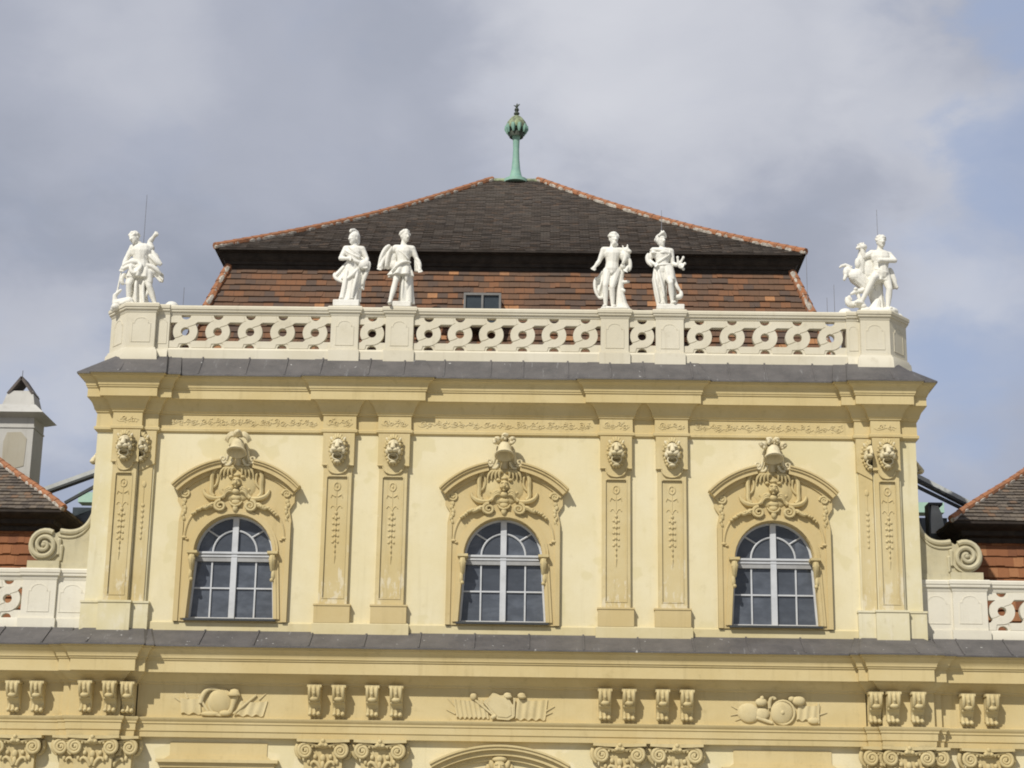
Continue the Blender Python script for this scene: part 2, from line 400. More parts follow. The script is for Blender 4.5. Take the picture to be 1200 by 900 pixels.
mb = MB()
holes = [[(wx-1.3, 8.45), (wx+1.3, 8.45), (wx+1.3, 11.5), (wx-1.3, 11.5)] for wx in WX]
mb.prism([(-9.7, 8.2), (9.7, 8.2), (9.7, 14.0), (-9.7, 14.0)], 0, .3, holes)
up_wall = P(mb, 'upper_wall', M_CREAM)
mb = MB()
mb.box(-11.2, -10.9, .6, 18, 8.2, 15.6); mb.box(10.9, 11.2, .6, 18, 8.2, 15.6); mb.box(-11.2, 11.2, 18, 18.3, 0, 15.6)
mb.box(-9.7, 9.7, .3, .6, 8.2, 8.5); mb.box(-10.9, 10.9, .4, 18, 15.3, 15.5)
P(mb, 'side_wall', M_CREAM)
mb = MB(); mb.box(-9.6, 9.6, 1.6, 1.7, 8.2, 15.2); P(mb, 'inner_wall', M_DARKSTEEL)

pier_plan = [(9.62, .5), (9.62, -.10), (10.05, -.10), (10.05, -.215), (10.78, -.215), (10.78, -.10), (11.26, -.10), (11.26, 3), (9.62, 3)]
for sgn in (-1, 1):
    mb = MB(); mb.plan([(sgn*x, y) for x, y in pier_plan], 8.2, 14.0)
    # base block of the pier
    b = [(9.52, .4), (9.52, -.17), (9.97, -.17), (9.97, -.31), (10.84, -.31), (10.84, -.17), (11.34, -.17), (11.34, 2.6), (9.52, 2.6)]
    mb.plan([(sgn*x, y) for x, y in b], 8.15, 8.95)
    mb.plan([(sgn*x, y) for x, y in [(x+(.02 if x > 10 else -.02), y-.025 if y < .42 else y) for x, y in b]], 8.93, 8.985)
    P(mb, 'corner_pier', M_PIER)

def lion(clip=None, mane=False):
    m = MB()
    if not mane: return lion_face(clip)
    for k in range(17):                                 # mane: pointed locks round the head
        a = 2*pi*k/17; c, d = cos(a), sin(a)
        m.tube([(.15*c, -.05, .03+.22*d), (.205*c, -.075, .03+.29*d), (.235*c, -.045, .03+.325*d)], [.05, .05, .022], seg=7)
    for k in range(9):
        a = pi*(k/8); m.tube([(.11*cos(a), -.15, .12+.14*sin(a)), (.155*cos(a), -.15, .12+.20*sin(a)), (.17*cos(a), -.10, .12+.235*sin(a))], [.03, .042, .03], seg=7)
    for k in range(7):
        a = pi*(1.12+.76*k/6); m.tube([(.12*cos(a), -.10, -.13+.16*sin(a)), (.165*cos(a), -.11, -.12+.205*sin(a)), (.18*cos(a), -.06, -.11+.245*sin(a))], [.035, .04, .02], seg=7)
    m.v = [(x*1.14, y*1.1, z*1.20) for x, y, z in m.v]
    if clip is not None:
        m.v = [(max(x, clip) if clip < 0 else min(x, clip), y, z) for x, y, z in m.v]
    return m
def lion_face(clip):
    m = MB()
    m.ell((0, -.09, .09), (.185, .13, .17))
    m.ell((0, -.19, .14), (.125, .085, .075)); m.ell((0, -.07, -.02), (.17, .09, .14))
    for s in (-1, 1):
        m.ell((s*.072, -.255, .125), (.058, .04, .028), rot=(0, s*.4, 0)); m.ell((s*.112, -.185, -.005), (.05, .07, .062))
        m.ell((s*.058, -.345, -.05), (.078, .075, .05)); m.ell((0, -.25, -.075), (.12, .10, .03)); m.ell((0, -.40, -.015), (.05, .03, .025)); m.ell((s*.155, -.15, .235), (.035, .035, .055), rot=(0, s*.5, 0), seg=8, rings=5)
        m.ell((s*.13, -.16, -.05), (.06, .08, .08))
        m.ell((s*.058, -.228, .068), (.022, .018, .018), seg=8, rings=5)
    m.cap((0, -.24, .13), (0, -.34, -.0), .055, .07); m.cap((0, -.22, .17), (0, -.25, .12), .05, .05)
    n = 20; o = [(.128*cos(2*pi*i/n), -.18+.095*sin(2*pi*i/n)) for i in range(n)]; q = [(.105*cos(2*pi*i/n), -.17+.072*sin(2*pi*i/n)) for i in range(n)]
    m.prism(o, -.20, -.01, [q]); m.ring((0, -.20, -.178), .115, .083, .017)
    m.ell((0, -.16, -.295), (.085, .07, .035))
    m.v = [(x*1.14, y*1.1, z*1.20) for x, y, z in m.v]
    if clip is not None:
        m.v = [(max(x, clip) if clip < 0 else min(x, clip), y, z) for x, y, z in m.v]
    return m
LION = lion().mesh('lion_mask', M_MASK, smooth=60); MANE = lion(None, True).mesh('lion_mane', M_CARVE, smooth=60)
MANE_R = lion(.0001, True).mesh('lion_mane', M_CARVE, smooth=60); MANE_L = lion(-.0001, True).mesh('lion_mane', M_CARVE, smooth=60); LION_R = lion(.0001).mesh('lion_mask', M_MASK, smooth=60); LION_L = lion(-.0001).mesh('lion_mask', M_MASK, smooth=60)

def pilaster(cx, y, w, base=True):
    """herm pilaster: plate with apron, shaft with sunken field, beads; y = front plane"""
    m = MB(); hw = w/2; dep = .16
    f = .10
    sunk = [(cx-hw+f+.01, 9.15), (cx+hw-f-.01, 9.15), (cx+hw-f-.01, 12.47), (cx-hw+f+.01, 12.47)]
    m.prism([(cx-hw, 8.98), (cx+hw, 8.98), (cx+hw, 12.95), (cx-hw, 12.95)], y, y+dep, [sunk])
    m.box(cx-hw+.02, cx+hw-.02, y+.035, y+dep-.01, 9.0, 12.9)
    # small fillet round the sunken field
    m.prism([(p[0]+(.022 if p[0] > cx else -.022), p[1]+(.022 if p[1] > 10 else -.022)) for p in sunk], y-.014, y+.02, [sunk])
    ap = [(cx-hw-.045, 12.80), (cx-hw+.10, 12.80)]+[(cx+(hw-.10)*sin(t), 12.80-.24*cos(t)) for t in [(-pi/2+pi*i/14) for i in range(1, 14)]]+[(cx+hw-.10, 12.80), (cx+hw+.045, 12.80), (cx+hw+.045, 13.7), (cx-hw-.045, 13.7)]
    m.prism(ap, y-.045, y+dep)
    edge = [(cx-hw-.05, y-.05, 12.80), (cx-hw+.10, y-.05, 12.80)]+[(cx+(hw-.10)*sin(t), y-.05, 12.80-.24*cos(t)) for t in [(-pi/2+pi*i/14) for i in range(1, 14)]]+[(cx+hw-.10, y-.05, 12.80), (cx+hw+.05, y-.05, 12.80)]
    m.tube(edge, .022, seg=6)
    m.box(cx-hw+.14, cx+hw-.14, y-.035, y+.05, 12.485, 12.52)
    o = P(m, 'pilaster', M_PILAST)
    b = MB(); yb = y+.03
    b.tube([(cx, yb+.005, 12.32), (cx, yb+.005, 10.15)], .014, seg=6)
    b.ring((cx, yb, 12.22), .085, .11, .022, seg=14, n=6); b.ell((cx, yb, 12.22), (.03, .03, .04), seg=8, rings=5)
    for s in (-1, 1):
        b.tube([(cx+s*.03, yb, 11.93), (cx+s*.13, yb, 11.99), (cx+s*.16, yb, 11.90)], [.02, .024, .012], seg=6)
        b.tube(bez((cx, yb, 11.55), (cx+s*.05, yb, 11.7), (cx+s*.12, yb, 11.72), (cx+s*.15, yb, 11.62), 6), .016, seg=6)
        for k in range(5): b.ell((cx+s*.065, yb, 11.36-k*.17), (.045, .03, .035), rot=(0, s*.7, 0), seg=8, rings=5)
    for k in range(8): b.ell((cx, yb-.005, 11.48-k*.15), (.045-.003*k, .04, .05), seg=8, rings=5)
    b.cap((cx, yb, 10.3), (cx, yb, 10.1), .03, .01, seg=6)
    P(b, 'bead_drop', M_PILAST, o)
    if base:
        q = MB(); q.box(cx-hw-.1, cx+hw+.09, y-.06, y+dep, 8.47, 8.93); q.box(cx-hw-.12, cx+hw+.11, y-.08, y+dep, 8.93, 8.975)
        P(q, 'pilaster_base', M_OCHRE, o)
    link('lion_mask', LION, o, (cx, y-.045, 13.215)); link('lion_mane', MANE, o, (cx, y-.045, 13.215))
    return o
for cx in (-4.573, -3.05, 3.05, 4.573): pilaster(cx, -.12, .775)
def half_pilaster(s):
    m = MB(); y = -.14; zt = 12.78
    x0, x1 = sorted((s*9.66, s*10.03)); m.box(x0, x1, y, .02, 8.98, zt)
    pl = [(9.61, zt), (10.03, zt-.22), (10.03, 13.7), (9.61, 13.7)]
    m.prism(pl if s > 0 else [(-x, z) for x, z in reversed(pl)], y-.035, .02)
    o = P(m, 'pilaster', M_PILAST); b = MB()
    for k in range(7): b.ell((s*9.86, y-.012, 11.62-k*.15), (.055-.004*k, .025, .05), seg=8, rings=5)
    b.ell((s*9.86, y-.01, 12.2), (.06, .02, .09)); b.tube([(s*9.86, y-.004, 12.2), (s*9.86, y-.004, 10.7)], .014, seg=6); P(b, 'bead_drop', M_PILAST, o)
    link('lion_mask', LION_R if s > 0 else LION_L, o, (s*10.0, y+.02, 13.215)); link('lion_mane', MANE_R if s > 0 else MANE_L, o, (s*10.0, y+.02, 13.215))
for s in (-1, 1):
    pilaster(s*10.40, -.28, .66, base=False); half_pilaster(s)
    link('lion_mask', LION, pav, (s*11.24, 1.1, 13.15), rz=s*pi/2); link('lion_mane', MANE, pav, (s*11.24, 1.1, 13.15), rz=s*pi/2)

# plinth band under the windows and pilaster pairs
PB = [(0, -.06), (2.5, -.06), (2.5, -.19), (5.1, -.19), (5.1, -.06), (9.6, -.06)]
mb = MB(); mb.sweep([(-.3, 8.1), (0, 8.1), (0, 8.44), (-.03, 8.475), (-.3, 8.475)], mirror(PB)); P(mb, 'plinth_band', M_PLINTH)

# ---- windows
def window(wx):
    y = .16
    m = MB()
    o1 = opening(.05); i1 = opening(-.055, 8.62)
    m.prism(o1, y, y+.1, [i1])
    m.box(-.08, .08, y-.045, y+.08, 8.57, 11.36)                                  # mullion
    m.box(-1.1, 1.1, y-.07, y+.08, 10.35, 10.405); m.box(-1.1, 1.1, y-.055, y+.08, 10.265, 10.30)
    f = P(m, 'window', M_FRAME, pav, loc=(wx, 0, 0))
    b = MB()
    for s in (-1, 1):
        b.box(s*.60-.021, s*.60+.021, y+.005, y+.07, 8.6, 10.15)
        x0, x1 = sorted((s*.085, s*1.14)); b.box(x0, x1, y+.01, y+.065, 9.395, 9.436)
        a = (pi/4 if s > 0 else 3*pi/4)-s*.06
        b.tube([(.6*cos(a), y+.03, 10.42+.6*sin(a)), (1.05*cos(a), y+.03, 10.33+1.05*sin(a))], .026, seg=6)
    b.tube([(p[0], y+.03, p[1]) for p in arc(0, 10.40, .6, 0.0, pi, 20)], .028, seg=6)
    P(b, 'glazing_bar', M_FRAME, f)
    g = MB(); g.box(-1.1, 1.1, y-.03, y+.075, 10.14, 10.265); g.box(-1.1, 1.1, y-.04, y+.075, 10.30, 10.35); P(g, 'transom', M_FRAMEG, f)
    g = MB(); g.prism(opening(-.02, 8.58), y+.055, y+.063); P(g, 'pane', M_GLASS, f, smooth=0)
    g = MB(); g.box(-1.24, 1.24, -.20, .2, 8.49, 8.545); P(g, 'sill', M_DARKSTEEL, f)
    return f
for wx in WX: window(wx)

# ---- surrounds: architrave, broken pediment, cartouche, corbels, helmet crest
def surround(wx, crest):
    m = MB()
    top = [(sx, sz) for sx, sz in arc(0, 10.51, 2.18, .76, pi-.76, 16)]
    outer = [(-1.53, 8.47), (1.53, 8.47), (1.53, 11.25), (1.47, 11.55), (1.60, 11.75), (1.60, 12.0)]+top+[(-1.60, 12.0), (-1.60, 11.75), (-1.47, 11.55), (-1.53, 11.25)]
    m.prism(outer, -.10, .30, [opening(0)])
    m.prism(opening(.17), -.145, -.05, [opening(.012)]); m.prism(opening(.10), -.165, -.05, [opening(.018)])
    band = [(1.53, 8.47), (1.53, 11.2), (1.40, 11.2), (1.40, 8.47)]
    m.prism(band, -.135, -.05); m.prism([(-x, z) for x, z in reversed(band)], -.135, -.05)
    # outer moulding that swings inward over the arch
    for s in (-1, 1):
        m.tube([(s*x, -.105, z) for x, z in bez((1.36, 10.75), (1.34, 11.2), (1.15, 11.5), (.85, 11.62), 10)], .035, seg=6)
        m.ell((s*1.36, -.12, 10.75), (.075, .05, .045), seg=8, rings=5); m.ell((s*1.28, -.12, 10.70), (.05, .04, .03), seg=8, rings=5)
    o = P(m, 'window_surround', M_OCHRE, pav, loc=(wx, 0, 0))
    pds = (MB(), MB())
    a0 = math.acos(1.76/2.42); a1 = math.acos(.46/2.42)
    for ra, rb, pj in ((2.10, 2.20, .15), (2.20, 2.325, .29), (2.325, 2.385, .34), (2.385, 2.43, .38)):
        for s in (0, 1):
            lo = arc(0, 10.51, ra, a0, a1, 10); hi = arc(0, 10.51, rb, a0, a1, 10)
            poly = lo+hi[::-1]
            if s: poly = [(-x, z) for x, z in poly]
            pds[s].prism(poly, -pj, -.05)
    for pd in pds: P(pd, 'broken_pediment', M_OCHRE, o)
    c = MB(); Y = -.13
    for s in (-1, 1):
        def T(pts, r, **k): c.tube([(s*p[0], Y+(p[2] if len(p) > 2 else 0), p[1]) for p in pts], r, seg=8, **k)
        # big C scrolls of the cartouche
        T(bez((.10, 12.72), (.45, 12.85), (.66, 12.62), (.62, 12.30), 10), [.05]*6+[.06]*5)
        T(bez((.62, 12.30), (.60, 12.05), (.68, 11.98), (.55, 11.88), 8), .06)
        T(bez((.82, 12.08), (.80, 11.86), (.55, 11.78), (.36, 11.85), 10), [.03, .04, .05, .06, .07, .075, .075, .075, .07, .06, .05])
        T(bez((.36, 11.85), (.26, 11.90), (.24, 12.05), (.34, 12.10), 8), [.06, .06, .055, .05, .05, .045, .04, .04, .04])
        T(bez((.50, 12.55), (.42, 12.35), (.50, 12.15), (.62, 12.12), 8), .035)
        # acanthus at the top and by the mask
        for k in range(4): T(bez((.03+.05*k, 12.62, -.02), (.10+.06*k, 12.72, -.06), (.16+.08*k, 12.66, -.08), (.12+.10*k, 12.48-.02*k, -.05), 6), [.02, .035, .045, .045, .04, .03, .02])
        for k in range(3): T(bez((.08, 12.10-.05*k, -.03), (.18, 12.16-.05*k, -.06), (.26, 12.10-.06*k, -.05), (.28, 12.0-.07*k, -.03), 6), [.03, .04, .045, .04, .035, .03, .02])
        # spirals over the arch, with garlands
        c.spiral((s*.37, 11.62), .155, 1.7, .05, Y-.04, start=pi/2, ccw=-s)
        T(bez((.50, 11.66, -.02), (.62, 11.70, -.04), (.66, 11.52, -.05), (.78, 11.55, -.05), 8), [.05, .06, .065, .06, .06, .055, .05, .05, .045])
        for k in range(9):
            t = k/8; c.ell((s*(.60+.44*t), Y-.03-.02*random.random(), 11.60-.24*t*t+.03*random.random()), (.062-.012*t, .06, .055-.012*t), seg=8, rings=5)
        # ear volute and drop down the side
        e = MB(); e.spiral((s*1.38, 11.98), .125, 1.5, .035, Y+.01, start=pi, ccw=-s); e.ell((s*1.38, Y+.03, 11.98), (.10, .04, .10))
        for k in range(6): e.ell((s*(1.40+.03*sin(k*1.9)), Y+.02, 11.78-.1*k), (.06-.004*k, .04, .066), rot=(0, .4*sin(k*2.1), 0), seg=8, rings=5)
        e.tube([(s*1.43, Y+.02, 11.24), (s*1.44, Y+.03, 11.08), (s*1.42, Y+.03, 11.0)], [.03, .035, .02], seg=7)
        P(e, 'side_volute', M_CARVE, o)
    c.ell((0, Y+.02, 12.25), (.50, .06, .52)); 
    # mask with brow, nose and cheeks
    c.ell((0, Y-.05, 12.27), (.12, .10, .15)); c.cap((0, Y-.14, 12.31), (0, Y-.17, 12.22), .02, .03, seg=6)
    for s in (-1, 1):
        c.ell((s*.05, Y-.125, 12.33), (.045, .03, .018), seg=8, rings=5); c.ell((s*.065, Y-.10, 12.21), (.045, .05, .045), seg=8, rings=5)
        c.ell((s*.13, Y-.05, 12.10), (.06, .05, .07), rot=(0, s*.5, 0), seg=8, rings=5); c.ell((s*.15, Y-.05, 12.42), (.06, .05, .05), seg=8, rings=5)
    c.ell((0, Y-.09, 12.13), (.05, .05, .03), seg=8, rings=5); c.ell((0, Y-.04, 12.02), (.10, .07, .09)); c.ell((0, Y-.03, 12.47), (.09, .07, .06))
    # shell drop under the mask
    c.tube([(-.16, Y, 11.76), (-.10, Y-.03, 11.66), (0, Y-.05, 11.61), (.10, Y-.03, 11.66), (.16, Y, 11.76)], [.02, .03, .04, .03, .02], seg=8)
    c.ell((0, Y, 11.74), (.11, .05, .09)); c.ell((0, Y-.03, 11.55), (.07, .05, .10)); c.ell((0, Y-.02, 11.86), (.13, .04, .08))
    c.v = [(x*1.10, Y+(y-Y)*1.45, z) for x, y, z in c.v]
    P(c, 'cartouche', M_CARVE, o)
    for s in (-1, 1):
        k = MB(); x = s*1.09
        k.box(x-.14, x+.14, -.30, .1, 10.30, 10.37); k.box(x-.11, x+.11, -.25, .1, 10.26, 10.30)
        k.tube([(x, y, z) for y, z in bez((-.22, 10.24), (-.28, 10.1), (-.20, 9.98), (-.14, 9.85), 8)], [.085, .09, .09, .085, .08, .07, .065, .06, .05], seg=8)
        k.tube([(x+.03*s, y, z) for y, z in bez((-.14, 9.86), (-.18, 9.72), (-.16, 9.66), (-.12, 9.60), 6)], [.05, .05, .055, .055, .05, .045, .03], seg=8)
        k.ell((x, -.17, 9.60), (.055, .06, .055), seg=8, rings=5); k.ell((x, -.27, 10.14), (.10, .05, .07), seg=8, rings=5)
        P(k, 'corbel', M_CARVE, o)
    h = MB()                                            # plumed helmet on top of the cartouche
    hz = 13.02
    h.lathe([(.16, .50), (.20, .46), (.235, .36), (.25, .22), (.275, .14), (.33, .08), (.345, .04), (.31, .02), (.24, .10), (.18, .2), (.12, .3)], (0, -.36, hz), seg=20)
    h.ell((0, -.36, hz+.47), (.165, .165, .10))
    h.move(0, Matrix.Translation((0, -.36, hz+.3)) @ Matrix.Rotation(radians(-20), 4, 'X') @ Matrix.Translation((0, .36, -hz-.3)))
    h.tube([(.27*cos(a), -.36+.27*sin(a), hz+.17) for a in [pi+pi*i/10 for i in range(11)]], .03, seg=6)
    h.tube([(0, -.02, hz-.35), (0, -.06, hz-.05), (0, -.10, hz+.1)], [.18, .11, .07], seg=12, flat=.5)
    if crest == 'bird':
        h.ell((0, -.42, hz+.70), (.15, .19, .13)); h.ell((.03, -.58, hz+.72), (.085, .09, .08)); h.cap((.03, -.64, hz+.71), (.03, -.71, hz+.66), .03, .012, seg=6)
        for s in (-1, 1):
            for k in range(4):
                h.tube(bez((s*.08, -.36, hz+.68-.02*k), (s*.22, -.42, hz+.80-.03*k), (s*.36, -.40, hz+.66-.03*k), (s*(.46-.04*k), -.32, hz+.50-.03*k), 7), [.05, .06, .06, .055, .05, .04, .03, .018], seg=7)
    else:
        n = 3 if crest == 'three' else 4
        for k in range(n):
            t = (k-(n-1)/2)
            x = t*(.27 if n == 3 else .23); z = hz+.70-abs(t)**1.5*(.13 if n == 3 else .11)
            h.tube(bez((x*.4, -.28, hz+.45), (x*.7, -.3, z-.02), (x*.95, -.38, z+.08), (x*1.1, -.50, z-.02), 8), [.06, .08, .10, .115, .12, .125, .125, .115, .09], seg=9)
            
            for _ in range(7): h.ell((x*1.08+random.uniform(-.09, .09), -.46+random.uniform(-.08, .06), z+random.uniform(-.10, .07)), (random.uniform(.04, .07),)*3, seg=8, rings=5)
    for s in (-1, 1):                                   # mantling that runs down to two small scrolls
        h.tube(bez((s*.22, -.22, hz+.42), (s*.36, -.20, hz+.25), (s*.30, -.18, hz+.0), (s*.40, -.17, hz-.14), 9), [.05, .06, .065, .06, .06, .06, .06, .06, .055, .05], seg=8)
        h.spiral((s*.50, hz-.10), .12, 1.3, .045, -.20, start=(pi if s > 0 else 0)+s*.6, ccw=s)
        h.tube(bez((s*.18, -.2, hz-.1), (s*.24, -.2, hz-.25), (s*.3, -.2, hz-.3), (s*.42, -.19, hz-.26), 6), .045, seg=7)
    h.v = [(x*.80, y, hz-.02+(z-hz)*.84 if z > hz-.02 else z) for x, y, z in h.v]
    P(h, 'helmet_crest', M_MASK, o, smooth=60)
    return o
for wx, cr in zip(WX, ('bird', 'three', 'four')): surround(wx, cr)

# ---- upper entablature, cornice, lead roof edge
EP = [(0, 0), (2.61, 0), (2.61, -.12), (3.49, -.12), (3.49, 0), (4.13, 0), (4.13, -.12), (5.01, -.12), (5.01, 0), (9.6, 0), (9.6, -.14), (10.02, -.14), (10.02, -.28), (10.80, -.28), (10.80, -.14), (11.28, -.14), (11.28, 17)]
mb = MB()
mb.sweep([(-.12, 13.66), (.012, 13.68), (.03, 13.715), (.062, 13.73), (.066, 13.80), (.02, 13.825), (.012, 14.20), (.045, 14.215), (.05, 14.25), (.085, 14.28), (.10, 14.34), (.14, 14.44), (.20, 14.53), (.265, 14.585), (.27, 14.62), (-.12, 14.62)], mirror(EP))
ent = P(mb, 'upper_entablature', M_CORN)
CP = [(0, -.37), (2.20, -.37), (2.20, -.485), (5.36, -.485), (5.36, -.37), (9.2, -.37), (9.2, -.5), (9.57, -.5), (9.57, -.64), (11.15, -.64), (11.15, -.5), (11.52, -.5), (11.52, 17)]
mb = MB()
mb.sweep([(-.36, 14.60), (-.03, 14.60), (-.03, 14.575), (0, 14.575), (0, 14.82), (.028, 14.83), (.028, 14.865), (.05, 14.88), (.055, 14.93), (.09, 15.02), (.16, 15.08), (.20, 15.10), (.20, 15.135), (.24, 15.14), (.24, 15.19), (-.36, 15.30)], mirror(CP))
corn = P(mb, 'upper_cornice', M_CORN)
mb = MB()
def sheet(m, ge, gi, z0, z1):                           # sloping lead sheet from gutter edge to wall, with a thin front lip
    k = len(ge); vs = []
    for (a, b), (c, d) in zip(ge, gi): vs += [(a, b, z0-.04), (a, b, z0), (c, d, z1), (c, d, z1-.4)]
    m.add(vs, [(i*4+j, i*4+4+j, i*4+5+j, i*4+1+j) for i in range(k-1) for j in range(3)]+[(i*4+3, i*4+7, i*4+4, i*4) for i in range(k-1)])
GE = [(0, -.64), (1.93, -.64), (1.93, -.755), (5.63, -.755), (5.63, -.64), (8.93, -.64), (8.93, -.77), (9.3, -.77), (9.3, -.91), (11.42, -.91), (11.42, -.77), (11.79, -.77), (11.79, 17)]
GI = [(0, .12), (2.3, .12), (2.31, .12), (5.3, .12), (5.31, .12), (9.1, .12), (9.11, .12), (9.45, .12), (9.5, .05), (10.72, .05), (10.85, .10), (11.3, .72), (11.3, 17)]
sheet(mb, mirror(GE), mirror(GI), 15.205, 15.96)
# standing seams
def seam(m, x, y0, z0, y1, z1, w=.022, h=.03):
    m.add([(x-w, y0, z0), (x+w, y0, z0), (x+w, y1, z1), (x-w, y1, z1), (x-w, y0-.004, z0+h), (x+w, y0-.004, z0+h), (x+w, y1-.01, z1+h), (x-w, y1-.01, z1+h)], [(0, 3, 2, 1), (4, 5, 6, 7), (0, 1, 5, 4), (1, 2, 6, 5), (2, 3, 7, 6), (3, 0, 4, 7)])
for i in range(20):
    x = -10.6+i*1.117+.12*sin(i*2.3)
    f = -.485 if 2.2 < abs(x) < 5.36 else (-.64 if abs(x) > 9.5 else -.37)
    seam(mb, x, f-.26, 15.205, .10, 15.945)
P(mb, 'lead_flashing', M_LEAD, corn)
# low relief scrolls on the frieze
rnd = random.Random(5)
def frieze_run(x0, x1, y):
    mb = MB()
    n = max(1, int(round((x1-x0)/.42))); w = (x1-x0)/n
    for i in range(n):
        c = x0+w*(i+.5); s = 1 if i % 2 else -1
        mb.tube(bez((c-w*.5, y, 13.98), (c-w*.2, y, 13.98+s*.16), (c+w*.2, y, 13.98-s*.16), (c+w*.5, y, 13.98), 8), .015, seg=6)
        mb.spiral((c+s*w*.16, 14.00-s*.03), .085, 1.3, .015, y, start=rnd.random()*6, ccw=s, n=14); mb.spiral((c-s*w*.22, 14.02+s*.03), .07, 1.2, .014, y, start=rnd.random()*6, ccw=-s, n=14)
        for k in range(9): mb.ell((c+rnd.uniform(-.4, .4)*w, y, 13.91+rnd.random()*.2), (.04, .018, .02), rot=(0, rnd.uniform(-1, 1), 0), seg=6, rings=4)
    P(mb, 'frieze_relief', M_TROPHY, ent)
for x0, x1 in ((-9.3, -5.2), (-2.4, 2.4), (5.2, 9.3)): frieze_run(x0, x1, -.018)
for c in (-4.573, -3.05, 3.05, 4.573): frieze_run(c-.36, c+.36, -.138)
for c in (-10.40, 10.40): frieze_run(c-.3, c+.3, -.298)

# ---- lower storey
mb = MB()
mb.box(-9.7, 9.7, -.16, .5, 0, 5.5); mb.box(-9.7, 9.7, -.20, .3, 5.4, 8.0)
for s in (-1, 1):
    x0, x1 = sorted((s*9.6, s*11.45)); mb.box(x0, x1, -.30, .5, 0, 8.0)
    x0, x1 = sorted((s*9.99, s*11.28)); mb.box(x0, x1, -.43, .5, 0, 7.9)
    x0, x1 = sorted((s*9.7, s*11.5)); mb.box(x0, x1, .5, 18, 0, 8.2)
P(mb, 'lower_wall', M_CREAM)
LP = [(0, -.30), (9.63, -.30), (9.63, -.43), (9.98, -.43), (9.98, -.58), (11.33, -.58), (11.33, -.43), (11.55, -.43), (11.55, .2)]
mb = MB()
mb.sweep([(-.3, 5.385), (.02, 5.39), (.03, 5.53), (.055, 5.545), (.06, 5.72), (.085, 5.735), (.085, 5.78), (.13, 5.83), (.14, 5.885), (.0, 5.915), (0, 6.76), (.04, 6.78), (.05, 6.83), (.11, 6.88), (.17, 6.95), (.25, 7.02), (.26, 7.06), (-.3, 7.06)], mirror(LP))
lent = P(mb, 'lower_entablature', M_CORN)
LCP = [(0, -.76), (9.34, -.76), (9.34, -.90), (9.57, -.90), (9.57, -1.04), (11.28, -1.04), (11.28, -.90), (11.62, -.90), (11.62, -.3)]
CORONA = [(-.5, 7.055), (-.03, 7.055), (-.03, 7.03), (0, 7.03), (0, 7.34), (.03, 7.35), (.03, 7.385), (.06, 7.40), (.06, 7.435), (.09, 7.50), (.15, 7.58), (.19, 7.62), (.19, 7.65), (.23, 7.66), (.23, 7.70), (-.5, 7.80)]
LEADLOW = [(.21, 7.685), (.255, 7.685), (.26, 7.72), (.21, 7.745), (-.74, 8.27), (-.82, 8.25), (-.3, 7.9)]
mb = MB(); mb.sweep(CORONA, mirror(LCP)); lcorn = P(mb, 'lower_cornice', M_CORN)
mb = MB()
LGE = [(0, -1.02), (9.08, -1.02), (9.08, -1.16), (9.31, -1.16), (9.31, -1.30), (11.54, -1.30), (11.54, -1.16), (11.88, -1.16), (11.88, -.4)]
LGI = [(0, .02), (9.4, .02), (9.45, -.02), (9.5, -.02), (9.6, -.12), (11.2, -.12), (11.3, -.02), (11.5, .1), (11.5, .2)]
sheet(mb, mirror(LGE), mirror(LGI), 7.72, 8.275)
for i in range(16):
    x = -10.85+i*1.447
    f = -1.04 if abs(x) > 9.57 else -.76
    seam(mb, x, f-.26, 7.72, -.06, 8.23)
P(mb, 'lead_flashing', M_LEAD, lcorn)

# consoles in the frieze
def console():
    m = MB(); w = .165
    side = [(0, 6.76), (-.36, 6.76), (-.40, 6.70), (-.40, 6.60), (-.36, 6.48), (-.28, 6.40), (-.17, 6.30), (-.11, 6.18), (-.11, 6.06), (0, 6.06)]
    n = len(side)
    vs = [(-w, y, z) for y, z in side]+[(w, y, z) for y, z in side]
    m.add(vs, [tuple(range(n)), tuple(reversed(range(n, 2*n)))]+[(i, i+n, (i+1) % n+n, (i+1) % n) for i in range(n)])
    for x in (-.12, 0, .12): m.tube([(x, -.36, 6.75), (x, -.41, 6.68), (x, -.405, 6.58), (x, -.365, 6.47), (x, -.30, 6.40)], [.035, .042, .042, .04, .03], seg=7)
    m.box(-.19, .19, -.40, -.02, 6.70, 6.765)
    m.ell((0, -.33, 6.40), (.12, .08, .07)); m.ell((0, -.42, 6.56), (.04, .03, .06), seg=8, rings=5)
    m.tube([(-.15, -.20, 6.34), (.15, -.20, 6.34)], .05, seg=8)
    for x in (-.11, 0, .11): m.ell((x, -.15, 6.02), (.06, .09, .055), seg=8, rings=6); m.cap((x, -.10, 6.16), (x, -.12, 6.04), .035, .045, seg=7)
    return m.mesh('console', M_CARVE, smooth=50)
CONS = console()
def consoles(parent, xs, y):
    for x in xs: link('console', CONS, parent, (x, y, 0))
for s in (-1, 1):
    consoles(lent, [s*x for x in (2.74, 3.37, 4.25, 4.89)], -.30)
    consoles(lent, [s*10.23, s*10.87], -.58); consoles(lent, [s*9.79], -.43)

